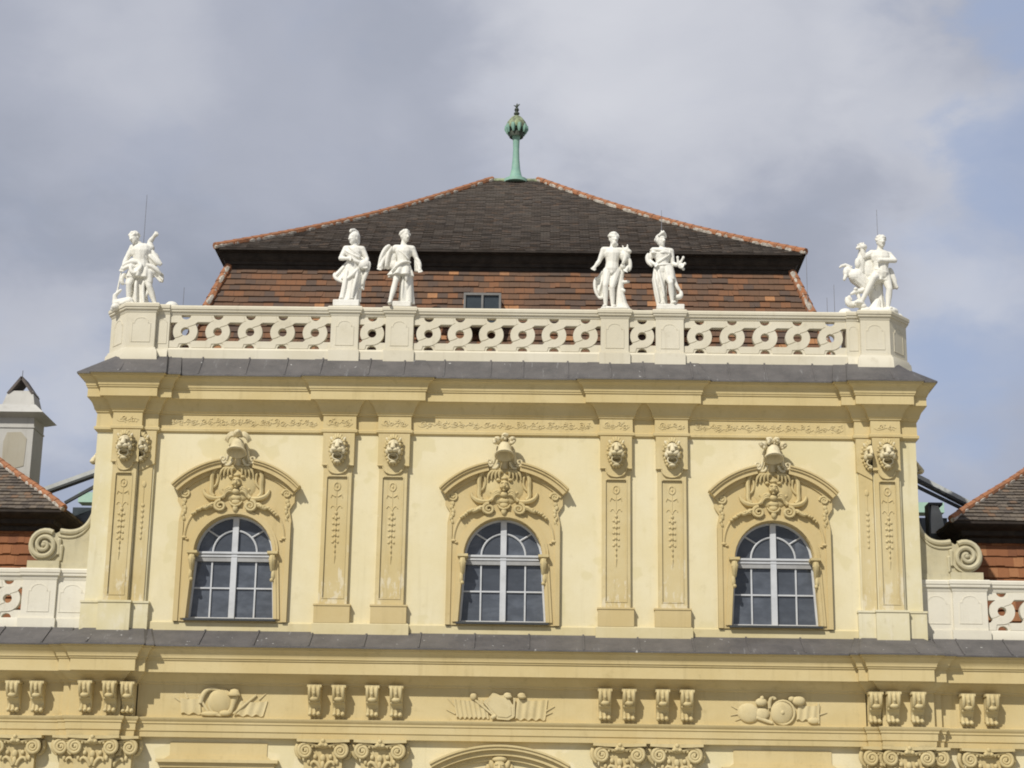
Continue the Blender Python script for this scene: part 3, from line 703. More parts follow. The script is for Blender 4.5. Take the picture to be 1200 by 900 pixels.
# capitals with their flat shafts
def capital(hw=.66, clip=None):
    m = MB()
    m.prism([(-hw+.16, 4.0), (hw-.16, 4.0), (hw-.16, 5.3), (-hw+.16, 5.3)], -.2, .05)
    m.prism([(-hw-.03, 5.31), (-hw*.5, 5.29), (0, 5.28), (hw*.5, 5.29), (hw+.03, 5.31), (hw+.03, 5.375), (-hw-.03, 5.375)], -.36, .05)
    for s in (-1, 1):
        m.spiral((s*(hw-.20), 5.08), .19, 2.1, .055, -.28, start=pi/2, ccw=-s, n=36)
        m.ell((s*(hw-.20), -.27, 5.08), (.05, .08, .05), seg=8, rings=5)
        m.ell((s*(hw-.2), -.2, 5.08), (.17, .05, .17))
        m.tube(bez((s*(hw-.2), -.27, 5.27), (s*.25, -.28, 5.27), (s*.15, -.27, 5.18), (0, -.27, 5.17), 8), [.05, .05, .045, .045, .04, .04, .04, .04, .04], seg=7)
        m.tube(bez((s*(hw+.02), -.1, 5.25), (s*(hw+.08), -.1, 5.1), (s*(hw+.04), -.1, 4.95), (s*(hw-.08), -.12, 4.88), 7), [.06, .07, .07, .065, .06, .05, .04, .03], seg=7)
        for k in range(3): m.ell((s*(.10+.09*k), -.26, 5.20-.005*k), (.04, .05, .05), seg=8, rings=5)
        m.tube(bez((s*.05, -.22, 4.60), (s*.12, -.25, 4.82), (s*.28, -.26, 4.86), (s*.30, -.25, 4.72), 8), [.05, .05, .05, .05, .045, .04, .04, .04, .03], seg=7)
        m.ell((s*.2, -.23, 4.93), (.06, .05, .07), seg=8, rings=5); m.ell((s*.37, -.22, 4.80), (.05, .05, .08), seg=8, rings=5)
    m.ell((0, -.33, 5.27), (.11, .07, .10)); m.ell((0, -.38, 5.33), (.06, .05, .06), seg=8, rings=5); m.ell((-.08, -.36, 5.22), (.06, .05, .05), seg=8, rings=5); m.ell((.08, -.36, 5.22), (.06, .05, .05), seg=8, rings=5)
    m.ell((0, -.23, 4.90), (.08, .06, .10)); m.ell((0, -.24, 4.72), (.06, .05, .12), seg=8, rings=5)
    if clip is not None: m.v = [((max(x, clip) if clip < 0 else min(x, clip)), y, z) for x, y, z in m.v]
    return m.mesh('capital', M_CARVE, smooth=55)
CAPM = capital()
def capitals(parent, xs, y, me=CAPM):
    for x in xs:
        o = link('capital', me, parent, (x, y, 0))
        sh = MB(); sh.box(-.5, .5, -.19, .1, 0, 4.3); P(sh, 'shaft', M_PILAST, o)
lower = [o for o in pav.children if o.name.startswith('lower_wall')][0]
capitals(lower, (-4.62, -3.13, 3.13, 4.62), -.16)
capitals(lower, (-10.60, 10.60), -.43)
CAPR = capital(clip=.12); CAPL = capital(clip=-.12)
capitals(lower, (10.12,), -.30, CAPR); capitals(lower, (-10.12,), -.30, CAPL)
capitals(lower, (11.0,), -.30, CAPL); capitals(lower, (-11.0,), -.30, CAPR)

# heads of the ground floor windows
for s in (-1, 1):
    m = MB(); x0, x1 = sorted((s*5.95, s*8.85)); c = (x0+x1)/2
    m.box(c-1.28, c+1.28, -.19, 0, 4.92, 5.27); m.box(c-1.6, c+1.6, -.42, 0, 4.74, 4.82); m.box(c-1.5, c+1.5, -.33, 0, 4.62, 4.74); m.box(c-1.42, c+1.42, -.24, 0, 4.5, 4.62)
    m.prism([(c-1.42, 4.82), (c+1.42, 4.82), (c+1.28, 4.92), (c-1.28, 4.92)], -.27, 0)
    P(m, 'window_lintel', M_CORN, lower)
m = MB()
for ra, rb, pj in ((3.30, 3.42, .26), (3.42, 3.56, .36), (3.56, 3.64, .46), (3.64, 3.69, .50)):
    a0 = math.acos(1.84/3.69); lo = arc(0, 1.61, ra, a0, pi-a0, 24); hi = arc(0, 1.61, rb, a0, pi-a0, 24)
    m.prism(lo+hi[::-1], -pj, 0)
ap = P(m, 'arched_pediment', M_CORN, lower)
m = MB()
m.ell((0, -.30, 4.72), (.17, .14, .2)); m.cap((0, -.42, 4.78), (0, -.46, 4.68), .03, .045, seg=6); m.ell((0, -.3, 4.93), (.2, .1, .08))
for s in (-1, 1):
    m.ell((s*.07, -.40, 4.79), (.06, .04, .025), seg=8, rings=5); m.ell((s*.2, -.27, 4.78), (.08, .08, .14), rot=(0, s*.3, 0)); m.ell((s*.3, -.24, 4.70), (.08, .06, .12), seg=8, rings=5)
    for k in range(4): m.tube(bez((s*.3, -.22, 4.6), (s*(.5+.08*k), -.24, 4.75), (s*(.6+.08*k), -.24, 4.7-.04*k), (s*(.7+.12*k), -.2, 4.5-.05*k), 6), .04, seg=6)
P(m, 'keystone_mask', M_CARVE, ap, smooth=60)

# trophies in the frieze
def flag(m, x0, x1, z0, z1, y, n, lean):
    top = []; bot = []; k = n*6
    for i in range(k+1):
        t = i/k; w = .022*sin(t*n*2*pi)
        top.append((x0+(x1-x0)*t+lean, y-.035-w, z1-.04*sin(t*3))); bot.append((x0+(x1-x0)*t, y-.045-w*1.3, z0+.03*sin(t*n*2*pi)))
    vs = top+bot+[(p[0], y+.02, p[2]) for p in top]+[(p[0], y+.02, p[2]) for p in bot]; q = k+1; fs = []
    for i in range(k): fs += [(i, i+q, i+1+q, i+1), (2*q+i, 2*q+i+1, 3*q+i+1, 3*q+i), (i, i+1, 2*q+i+1, 2*q+i), (q+i, 3*q+i, 3*q+i+1, q+i+1)]
    fs += [(0, 2*q, 3*q, q), (k, q+k, 3*q+k, 2*q+k)]
    m.add(vs, fs)
def trophy(kind, cx):
    m = MB(); y = -.31
    if kind == 'kite':
        sh = [(-.32, 6.52), (-.20, 6.66), (.0, 6.58), (.16, 6.60), (.34, 6.30), (.36, 6.02), (.22, 5.94), (-.08, 5.96), (-.46, 6.40)]
        m.prism([(cx+a, b) for a, b in sh], y-.13, y+.02); m.prism([(cx+a*.8, 6.29+(b-6.29)*.8) for a, b in sh], y-.155, y-.1)
        flag(m, cx-1.15, cx-.30, 5.99, 6.48, y, 7, -.10); flag(m, cx+.38, cx+1.18, 5.97, 6.50, y, 4, .06)
        for dx in (.18, .55): m.ell((cx+dx, y-.10, 6.58), (.11, .11, .09)); m.ell((cx+dx+.02, y-.16, 6.55), (.10, .06, .05), seg=8, rings=5)
        m.ell((cx-.72, y-.07, 6.55), (.09, .08, .10)); m.cap((cx-.66, y-.06, 6.45), (cx-.12, y-.10, 6.02), .03, .03, seg=6)
        m.cap((cx-.2, y-.12, 6.01), (cx-.14, y-.12, 6.04), .06, .05, seg=8); m.cap((cx+.36, y-.1, 6.05), (cx+.36, y-.1, 6.5), .025, .025, seg=6)
        rays = [(-1.2, 6.1, -1.42, 6.2), (-1.2, 6.3, -1.4, 6.5), (1.2, 6.2, 1.42, 6.32), (1.2, 6.1, 1.36, 6.16)]
    elif kind == 'oval':
        m.ell((cx-.02, y-.02, 6.30), (.34, .15, .36), rot=(.25, -.5, 0)); m.ring((cx-.02, y-.07, 6.30), .31, .34, .035, tilt=.0)
        m.tube(bez((cx-.55, y-.06, 6.28), (cx-.48, y-.1, 6.75), (cx-.2, y-.1, 6.72), (cx+.08, y-.1, 6.52), 9), [.06, .065, .065, .06, .06, .05, .05, .045, .04, .03], seg=8)
        m.lathe([(.02, .16), (.11, .13), (.14, .05), (.17, 0), (.15, -.03)], (cx+.34, y-.12, 6.50), seg=14); m.cap((cx+.36, y-.08, 6.45), (cx+.26, y-.05, 6.05), .09, .05, seg=8)
        flag(m, cx+.40, cx+1.12, 5.97, 6.36, y, 3, .1); flag(m, cx-1.05, cx-.52, 6.0, 6.42, y, 2, -.05)
        m.cap((cx-.6, y-.05, 6.45), (cx-.3, y-.08, 6.0), .035, .03, seg=6); m.cap((cx+.9, y-.05, 6.5), (cx+.35, y-.08, 6.02), .03, .03, seg=6)
        m.ell((cx-.28, y-.06, 6.0), (.25, .07, .07)); m.ell((cx+.12, y-.08, 6.02), (.16, .09, .08))
        rays = [(-1.05, 6.3, -1.25, 6.42), (-.9, 6.4, -1.0, 6.6), (1.0, 6.4, 1.16, 6.55)]
    else:
        m.ell((cx+.05, y-.03, 6.24), (.33, .12, .33), rot=(.1, .3, .3)); m.ell((cx+.03, y-.14, 6.24), (.06, .05, .06), seg=8, rings=5)
        m.ring((cx+.05, y-.08, 6.24), .30, .31, .03, tilt=.1)
        m.ell((cx-.52, y-.10, 6.50), (.16, .12, .11)); m.ell((cx-.50, y-.12, 6.60), (.06, .08, .08), seg=8, rings=5); m.tube(bez((cx-.30, y-.07, 6.35), (cx-.33, y-.1, 6.65), (cx-.18, y-.12, 6.7), (cx-.16, y-.1, 6.58), 8), .045, seg=7)
        m.ell((cx+.46, y-.10, 6.55), (.18, .12, .13)); m.ell((cx+.28, y-.10, 6.60), (.09, .09, .08), seg=8, rings=5)
        m.ell((cx-.85, y-.02, 6.22), (.30, .10, .26), rot=(0, .2, 0)); m.ell((cx-.5, y-.03, 6.2), (.2, .09, .16)); m.cap((cx-.62, y-.05, 6.1), (cx-.25, y-.07, 5.97), .05, .04, seg=7)
        flag(m, cx+.40, cx+.98, 6.05, 6.46, y, 3, .05); m.cap((cx+.98, y-.05, 6.5), (cx+.98, y-.05, 5.98), .022, .022, seg=6); m.ell((cx+.85, y-.03, 6.04), (.16, .07, .09))
        rays = [(-1.1, 6.3, -1.3, 6.4), (-1.1, 6.2, -1.32, 6.15), (-1.0, 6.1, -1.2, 6.02), (1.0, 6.2, 1.2, 6.26)]
    for a, b, c, d in rays: m.cap((cx+a, y-.02, b), (cx+c, y-.01, d), .02, .012, seg=6)
    m.v = [(a, y+(b-y)*.68, c) for a, b, c in m.v]
    return P(m, 'trophy_relief', M_TROPHY, lent, smooth=50)
for k, x in (('oval', -7.37), ('kite', .0), ('disc', 7.37)): trophy(k, x)

# ------------------------------------------------------------------ roofs
def frustum_roof(name, parent, mat, rects, rows, lip=.035, sides=(0, 1, 2, 3), wt=.3, jit=.012):
    """rects: function t -> (x0,x1,y0,y1,z); real overlapping courses of tiles"""
    m = MB(); rj = random.Random(21)
    for r in range(rows):
        t0 = r/rows; t1 = (r+1)/rows
        A = rects(t0); B = rects(t1+.25/rows if r < rows-1 else t1)
        x0, x1, y0, y1, z0 = A; X0, X1, Y0, Y1, z1 = B
        lo = [(x0, y0), (x1, y0), (x1, y1), (x0, y1)]; hi = [(X0, Y0), (X1, Y0), (X1, Y1), (X0, Y1)]
        nrm = [(0, -1), (1, 0), (0, 1), (-1, 0)]
        for i in sides:
            j = (i+1) % 4; n = nrm[i]
            a = Vector((*lo[i], z0)); b = Vector((*lo[j], z0)); c = Vector((*hi[j], z1)); d = Vector((*hi[i], z1))
            o = Vector((n[0]*lip, n[1]*lip, lip*.6))
            ax = 0 if i % 2 == 0 else 1
            n_ = max(1, int((b-a).length/wt)); st = .5 if r % 2 else 0
            cuts = [0]+[min(1, max(0, (q+st)/n_)) for q in range(1, n_)]+[1]
            for p, q in zip(cuts[:-1], cuts[1:]):
                if q-p < 1e-4: continue
                k = Vector((n[0]*.5, n[1]*.5, 1))*rj.uniform(-1, 1)*jit; k2 = k+Vector((0, 0, 1))*rj.uniform(-.4, .4)*jit
                A_ = a.lerp(b, p)+o+k; B_ = a.lerp(b, q)+o+k2; C_ = d.lerp(c, q); D_ = d.lerp(c, p)
                uv = [(A_[ax], r+.02), (B_[ax], r+.02), (C_[ax], r+.9), (D_[ax], r+.9)]
                m.add([A_, B_, C_, D_, a.lerp(b, p)-o*.3, a.lerp(b, q)-o*.3], [(0, 1, 2, 3), (4, 5, 1, 0)], [uv, [uv[0], uv[1], uv[1], uv[0]]])
    return m.build(name, mat, parent, smooth=0, fix=False)
def rowed(mat):                                         # one course of tiles per unit of v
    for n in mat.node_tree.nodes:
        if n.type == 'MATH' and n.operation == 'DIVIDE' and n.inputs[0].links and n.inputs[0].links[0].from_socket.name == 'Y': n.inputs[1].default_value = 1
for m in (M_TILE_UP, M_TILE_LOW, M_TILE_WING, M_TILE_RED): rowed(m)

YC = 9.89
def low_rect(t):
    k = t; hx = 9.55+(8.36-9.55)*k; hy = (YC-1.25)+((YC-2.44)-(YC-1.25))*k
    return (-hx, hx, YC-hy, YC+hy, 15.9+(19.36-15.9)*k)
def up_rect(t):
    hx = 8.70+(.78-8.70)*t; hy = 7.91*(1-t)+.01
    return (-hx, hx, YC-hy, YC+hy, 19.83+5.36*(t-.042*sin(pi*t)))
def hip_tiles(parent, fn, corners, n, r=.10, name='ridge_tiles', t0=0.0, t1=1.0, mat=None):
    for cx, cy in corners:
        m = MB(); q = MB(); pts = []
        for i in range(n+1):
            a = fn(t0+(t1-t0)*i/n); pts.append(Vector((a[0] if cx < 0 else a[1], a[2] if cy < 0 else a[3], a[4]+.05)))
        for i in range(n):
            d = pts[i+1]-pts[i]
            m.tube([pts[i]-d*.06, pts[i+1]+d*.02], [r*1.12, r*.95], seg=8)
        s = Vector((0, -1 if cy < 0 else 1, 0)); k = 3*n; qs = []
        for i in range(k+1):
            f = i/k*n; j = min(int(f), n-1); qs.append(pts[j].lerp(pts[j+1], f-j)+s*r*.80-Vector((0, 0, .06)))
        q.tube(qs, [r*random.choice((.3, .45, .6, .72)) for _ in qs], seg=6)
        m.build(name, mat or M_RIDGE, parent); q.build('mortar_bedding', M_MORTAR, parent)
lowroof = frustum_roof('mansard_slope', pav, M_TILE_LOW, low_rect, 17, lip=.042, wt=.45, jit=.015)
hip_tiles(lowroof, low_rect, [(-1, -1), (1, -1)], 12, r=.13)
m = MB(); box = [(-8.36, 17.3), (-8.36, 2.44), (8.36, 2.44), (8.36, 17.3), (-8.36, 17.3)]
m.sweep([(-.3, 19.33), (.04, 19.33), (.04, 19.44), (.09, 19.45), (.10, 19.54), (.17, 19.58), (.21, 19.66), (.22, 19.72), (.22, 19.80), (-.3, 19.84)], box)
m.box(-8.62, 8.62, 2.1, 17.7, 19.76, 19.80)
P(m, 'eaves_cornice', M_WOOD)
uproof = frustum_roof('hipped_roof', pav, M_TILE_UP, up_rect, 54, lip=.026, wt=.30, jit=.0075)
m = MB()
a = up_rect(0); m.box(-8.70, 8.70, a[2]-.02, a[2]+.06, 19.77, 19.83); m.box(-8.72, -8.6, a[2], a[3], 19.77, 19.83); m.box(8.6, 8.72, a[2], a[3], 19.77, 19.83)
P(m, 'eaves_board', M_WOOD, uproof)
hip_tiles(uproof, up_rect, [(-1, -1), (1, -1), (-1, 1), (1, 1)], 34, r=.105)
m = MB(); m.tube([(-.80, YC, 25.17), (.80, YC, 25.17)], .11, seg=8); P(m, 'ridge_cap', M_COPPER2, uproof)
# small window in the tiled slope
m = MB()
for bx in ((-1.29, -.21, 18.20, 18.27), (-1.29, -1.23, 17.3, 18.20), (-.27, -.21, 17.3, 18.20), (-.78, -.72, 17.3, 18.20), (-1.29, -.21, 17.25, 17.3)): m.box(bx[0], bx[1], 1.24, 2.4, bx[2], bx[3])
rw = P(m, 'roof_window', simple('dull_zinc', (.20, .195, .185), .6, var=.25)); m = MB(); m.box(-1.23, -.27, 1.30, 1.32, 17.3, 18.21); P(m, 'pane', M_SKYL, rw)

# verdigris finial
fin = MB().lathe([(.42, -.12), (.40, 0), (.30, .05), (.24, .08), (.20, .18), (.15, .40), (.12, .75), (.105, 1.1), (.115, 1.45), (.15, 1.6), (.17, 1.66)], (.02, YC, 25.22), seg=18).build('finial', M_COPPER, pav)
m = MB(); c = (.02, YC, 26.80)
m.lathe([(.17, .06), (.24, .0), (.27, .12), (.25, .2), (.30, .22), (.33, .26)], c, seg=24); P(m, 'collar', M_COPPERD, fin)
m = MB(); m.lathe([(.33, .30), (.36, .38), (.345, .47), (.29, .60), (.20, .72), (.11, .79), (.06, .80)], c, seg=32, lobes=8, amp=.05)
P(m, 'crown', M_COPPER2, fin)
m = MB()
for k in range(10):
    a = 2*pi*k/10; m.tube([(c[0]+.345*cos(a), c[1]+.345*sin(a), 27.22), (c[0]+.35*cos(a), c[1]+.35*sin(a), 27.08), (c[0]+.31*cos(a), c[1]+.31*sin(a), 26.93)], [.06, .075, .03], seg=7)
P(m, 'petal_fringe', M_COPPER, fin)
m = MB(); m.lathe([(.05, .78), (.05, .84), (.10, .87), (.10, .91), (.06, .94), (.055, .99), (.085, 1.02), (.07, 1.08), (.03, 1.11)], c, seg=12)
m.ell((c[0], c[1], 27.96), (.05, .05, .06)); m.cap((c[0]+.03, c[1], 27.99), (c[0]+.09, c[1], 28.04), .03, .02, seg=6); m.cap((c[0]-.03, c[1], 27.97), (c[0]-.10, c[1], 28.0), .025, .012, seg=6); m.cap((c[0], c[1], 28.0), (c[0]+.01, c[1], 28.06), .03, .02, seg=6)
P(m, 'tip', M_COPPERD, fin)

# ------------------------------------------------------------------ balustrades
def guilloche(x0, x1, n, z0, z1, y, dep=.17):
    """pierced panel: chain of rings with crossing bands"""
    m = MB(); w = (x1-x0)/n; H = z1-z0; cz = (z0+z1)/2
    R = min(.345, w*.43); rh = .118; bar = .165; holes = []
    def A(c, a0, a1, k, r): return [(c+r*cos(a0+(a1-a0)*i/k), cz+r*sin(a0+(a1-a0)*i/k)) for i in range(k+1)]
    zt = H/2-bar-.055
    for i in range(n):
        c = x0+w*(i+.5)
        holes.append(A(c, 0, 2*pi, 20, rh)[:-1])
        q = .135
        holes.append([(c+q*cos(a), z1-.012+.9*q*sin(a)) for a in [-pi*j/10 for j in range(11)]])
        holes.append([(c+q*cos(a), z0+.012+.9*q*sin(a)) for a in [pi*j/10 for j in range(11)]])
    th = math.asin(min(.95, zt/R))
    for i in range(n+1):
        cl = x0+w*(i-.5); cr = x0+w*(i+.5); pts = []
        if i > 0: pts += A(cl, -th, th, 8, R)
        else: pts += [(x0+.005, cz-zt), (x0+.005, cz+zt)]
        if i < n: pts += A(cr, pi-th, pi+th, 8, R)
        else: pts += [(x1-.005, cz+zt), (x1-.005, cz-zt)]
        pts = pts[::-1]
        if max(p[0] for p in pts)-min(p[0] for p in pts) > .03: holes.append(pts)
    m.prism([(x0, z0), (x1, z0), (x1, z1), (x0, z1)], y, y+dep, holes)
    # raised edges of the ring and of the band that passes over it
    lift = .016; top = H/2-.02
    def pol(c, sg, r, deg): return (c+sg*r*cos(radians(deg)), cz+sg*r*sin(radians(deg)))
    for i in range(n):                                  # two bands per ring: each wraps half the ring and runs out into a bar
        c = x0+w*(i+.5)
        for sg in (1, -1):
            last = (i == n-1) if sg > 0 else (i == 0)
            p = [pol(c, sg, R, 213-(213-92)*j/14) for j in range(15)]
            p += [(c+sg*.16, cz+sg*(R+.01)), (c+sg*.19, cz+sg*top)]
            if last: p += [(c+sg*(w*.5-.006), cz+sg*top), (c+sg*(w*.5-.006), cz+sg*(zt+.015))]
            else:
                p += [(c+sg*(w-.20), cz+sg*top), (c+sg*(w-.17), cz+sg*(R+.01))]
                for h in (R*.97, R*.9, R*.8, zt+.015): p.append((c+sg*(w-sqrt(max(0, (R+.014)**2-h*h))), cz+sg*h))
            p += [(c+sg*(R*cos(radians(36))+.06), cz+sg*(zt+.015)), pol(c, sg, R*.93, 40), pol(c, sg, R*.72, 46), pol(c, sg, rh+.05, 62)]
            p += [pol(c, sg, rh+.008, 66+(236-66)*j/12) for j in range(13)]
            p += [pol(c, sg, R*.72, 220), pol(c, sg, R*.93, 214)]
            m.prism(p, y-lift-(.0 if sg > 0 else .003), y+.02)
    return m
def sunk_panel(m, x0, x1, z0, z1, y):                  # raised outline with chamfered shoulders
    cx = (x0+x1)/2; hw = (x1-x0)/2; k = hw*.28
    o = [(x0, z0), (x1, z0), (x1, z1-2.2*k), (x1-k*.9, z1-2.2*k), (x1-k*.9, z1-1.6*k)]+[(cx+(hw-k)*cos(t), z1-1.6*k+1.6*k*sin(t)) for t in [pi*(.12+.76*j/8) for j in range(9)]]+[(x0+k*.9, z1-1.6*k), (x0+k*.9, z1-2.2*k), (x0, z1-2.2*k)]
    cz = (z0+z1)/2
    i = [(cx+(a-cx)*.90, cz+(b-cz)*.955) for a, b in o]
    m.prism(o, y-.013, y+.02, [i]); m.prism(i, y-.005, y+.02)
RAIL = [(-.20, 17.135), (.0, 17.135), (.02, 17.15), (.03, 17.20), (.075, 17.225), (.08, 17.275), (.105, 17.29), (.11, 17.36), (.08, 17.40), (-.20, 17.415)]
bal = empty('balustrade', (0, .1, 15.9), label='cream stone balustrade with interlaced rings along the top of the tall pavilion', cat='balustrade')
def PB_(mb, name, mat, parent=bal):
    o = mb.build(name, mat, parent)
    if parent == bal: o.location = (0, -.1, -15.9)
    return o
BY = .10
m = MB(); path = [(-9.6, BY), (9.6, BY)]
m.sweep(RAIL, path); PB_(m, 'handrail', M_STONE)
m = MB(); m.sweep([(-.35, 15.85), (.09, 15.85), (.09, 16.10), (.05, 16.14), (.02, 16.17), (-.25, 16.17)], path); PB_(m, 'plinth', M_STONE)
BAYS = [(-9.50, -4.95, 5), (-4.17, -3.41, 1), (-2.63, 2.63, 6), (3.41, 4.17, 1), (4.95, 9.50, 5)]
for x0, x1, n in BAYS: PB_(guilloche(x0-.01, x1+.01, n, 16.165, 17.14, BY), 'openwork_panel', M_STONE)
for cx in (-4.56, -3.02, 3.02, 4.56):
    m = MB(); m.box(cx-.39, cx+.39, BY-.07, BY+.3, 16.15, 17.15); m.box(cx-.43, cx+.43, BY-.16, BY+.36, 15.80, 16.12); m.box(cx-.41, cx+.41, BY-.11, BY+.33, 16.10, 16.165)
    sunk_panel(m, cx-.26, cx+.26, 16.28, 17.0, BY-.07)
    pd = [(cx-.39, BY+.35), (cx-.39, BY-.07), (cx+.39, BY-.07), (cx+.39, BY+.35)]
    m.sweep([(-.3, 17.13), (.0, 17.13), (.02, 17.16), (.03, 17.21), (.07, 17.235), (.075, 17.285), (.10, 17.30), (.105, 17.375), (.07, 17.415), (-.3, 17.43)], pd)
    PB_(m, 'pedestal', M_STONE)
for s in (-1, 1):
    pl = [(9.50, 1.0), (9.50, BY-.05), (9.87, BY-.05), (9.87, -.10), (10.68, -.10), (11.28, .62), (11.28, 1.5), (9.9, 1.5)]
    m = MB(); m.plan([(s*x, y) for x, y in pl], 15.7, 17.2)
    pth = [(s*x, y) for x, y in pl[1:7]]
    if s < 0: pth = pth[::-1]
    m.sweep([(-.4, 17.13), (.0, 17.13), (.02, 17.16), (.03, 17.21), (.07, 17.235), (.075, 17.285), (.10, 17.30), (.105, 17.375), (.07, 17.415), (-.4, 17.43)], pth)
    m.sweep([(-.3, 15.30), (.17, 15.30), (.13, 15.75), (.10, 16.02), (.05, 16.08), (.045, 16.12), (-.1, 16.15)], pth)
    m.plan([(s*x, y) for x, y in [(9.55, .1), (9.9, 0), (10.62, 0), (11.22, .65), (11.22, 1.45), (9.6, 1.45)]], 17.15, 17.435)
    sunk_panel(m, s*10.265-.27, s*10.265+.27, 16.28, 17.0, -.10)
    q = len(m.v); sunk_panel(m, -.26, .26, 16.28, 17.0, 0)
    ang = atan2(.72, .60); m.move(q, Matrix.Translation((s*10.98, .26, 0)) @ Matrix.Rotation(s*ang, 4, 'Z'))
    x0, x1 = sorted((s*9.56, s*9.82)); sunk_panel(m, x0, x1, 16.28, 17.0, BY-.05)
    PB_(m, 'corner_pedestal', M_STONE)
    # runs back along the side of the roof
    sd = [(11.02, 1.4), (11.02, 17.5)] if s > 0 else [(-11.02, 17.5), (-11.02, 1.4)]
    m = MB(); m.sweep(RAIL, sd); m.sweep([(-.35, 15.6), (.09, 15.6), (.09, 16.10), (.02, 16.17), (-.25, 16.17)], sd); PB_(m, 'side_rail', M_STONE)
    m = guilloche(0, 16.0, 17, 16.165, 17.14, 0); m.move(0, Matrix.Translation((s*11.02, 1.45 if s > 0 else 17.45, 0)) @ Matrix.Rotation(s*pi/2, 4, 'Z')); PB_(m, 'openwork_panel', M_STONE)
m = MB(); m.box(-11, 11, .3, 18, 15.5, 15.62); P(m, 'roof_gutter_floor', M_LEAD)

# ------------------------------------------------------------------ the low wings
def wing(s, label):
    w = empty('palace_wing', (s*11.5, 0, 0), label=label, cat='building', group='low wings beside the tall pavilion')
    def Q(mb, name, mat, parent=w, fix=True, smooth=35):
        o = mb.build(name, mat, parent, fix=fix, smooth=smooth)
        if parent == w: o.location = (-s*11.5, 0, 0)
        return o
    X = lambda a, b: sorted((s*a, s*b))
    m = MB(); x0, x1 = X(11.5, 32); m.box(x0, x1, -.16, 9, 0, 5.5); m.box(x0, x1, -.2, 1.5, 5.4, 8.0); m.box(x0, x1, .25, 1.5, 7.9, 8.22); low = Q(m, 'wall', M_CREAM)
    pth = [(11.50, -.30), (32, -.30)] if s > 0 else [(-32, -.30), (-11.50, -.30)]
    m = MB(); m.sweep([(-.15, 5.385), (.02, 5.39), (.03, 5.53), (.055, 5.545), (.06, 5.72), (.085, 5.735), (.085, 5.78), (.13, 5.83), (.14, 5.885), (.0, 5.915), (0, 6.76), (.04, 6.78), (.05, 6.83), (.11, 6.88), (.17, 6.95), (.25, 7.02), (.26, 7.06), (-.15, 7.06)], pth)
    en = Q(m, 'entablature', M_CORN)
    pth = [(x, -.76) for x, y in pth]
    m = MB(); m.sweep(CORONA, pth); co = Q(m, 'cornice', M_CORN)
    m = MB(); m.sweep(LEADLOW, pth)
    for k in range(8): seam(m, s*(12.1+1.25*k), -.995, 7.735, -.06, 8.25)
    Q(m, 'lead_flashing', M_LEAD, co)
    consoles(en, [s*12.21, s*12.85, s*16.2, s*16.84], -.30)
    for x in (12.70, 16.6): link('capital', CAPM, low, (s*x, -.16, 0))
    # balustrade with its closed end under the scroll
    y = .30
    b = empty('balustrade', (s*12.6, y, 8.3), label=('pale stone balustrade on the low wing, ' + ('left' if s < 0 else 'right') + ' of the tall pavilion'), cat='balustrade')
    def QB(mb, name, mat=M_WINGSTONE):
        o = mb.build(name, mat, b); o.location = (-s*12.6, -y, -8.3); return o
    m = MB(); x0, x1 = X(11.2, 12.16); m.box(x0, x1, y, y+.3, 8.2, 9.62); m.box(x0, x1, y-.05, y+.3, 8.2, 8.54); sunk_panel(m, min(s*11.36, s*12.06), max(s*11.36, s*12.06), 8.72, 9.48, y); QB(m, 'end_panel')
    m = MB(); x0, x1 = X(12.14, 13.06); m.box(x0, x1, y-.08, y+.35, 8.2, 9.62); m.box(x0-.05, x1+.05, y-.15, y+.35, 8.15, 8.54); sunk_panel(m, x0+.16, x1-.16, 8.72, 9.48, y-.08)
    RL = [(-.2, 9.58), (.0, 9.58), (.02, 9.62), (.03, 9.68), (.075, 9.71), (.08, 9.77), (.10, 9.79), (.105, 9.87), (.07, 9.905), (-.2, 9.915)]
    pp = [(x0, y+.35), (x0, y-.08), (x1, y-.08), (x1, y+.35)]; m.sweep(RL, pp); QB(m, 'pedestal')
    rp = [(11.3, y), (27, y)] if s > 0 else [(-27, y), (-11.3, y)]
    m = MB(); m.sweep(RL, rp); QB(m, 'handrail')
    rp = [(13.0, y), (27, y)] if s > 0 else [(-27, y), (-13.0, y)]
    m = MB(); m.sweep([(-.3, 8.2), (.05, 8.2), (.05, 8.50), (.02, 8.56), (-.2, 8.56)], rp); QB(m, 'plinth')
    x0, x1 = X(13.05, 18.0); QB(guilloche(x0, x1, 6, 8.55, 9.60, y), 'openwork_panel')
    x0, x1 = X(18.0, 18.9); m = MB(); m.box(x0, x1, y-.08, y+.35, 8.2, 9.95); QB(m, 'pedestal')
    # scroll buttress against the pavilion
    m = MB(); x0, x1 = X(11.2, 13.0); m.box(x0, x1, y+.02, y+.42, 9.90, 10.09); x0, x1 = X(12.12, 13.0); m.box(x0, x1, y-.06, y+.42, 9.90, 10.12)
    curve = bez((11.2, 12.05), (11.27, 11.35), (11.42, 10.80), (12.18, 10.97), 16)
    poly = [(x, z) for x, z in curve]+[(12.3, 10.9), (12.5, 10.6), (12.5, 10.08), (11.2, 10.08)]
    poly = [(s*x, z) for x, z in poly]
    if s < 0: poly = poly[::-1]
    m.prism(poly[::-1], y+.06, y+.40)
    m.tube([(s*x, y+.06, z) for x, z in curve], .075, seg=8); m.tube([(s*(x+.03), y+.045, z-.15) for x, z in curve], .03, seg=6)
    c = (s*12.58, 10.56)
    n = 24; disc = [(c[0]+.44*cos(2*pi*i/n), c[1]+.44*sin(2*pi*i/n)) for i in range(n)]; m.prism(disc, y+.0, y+.40)
    pts = []; rs = []
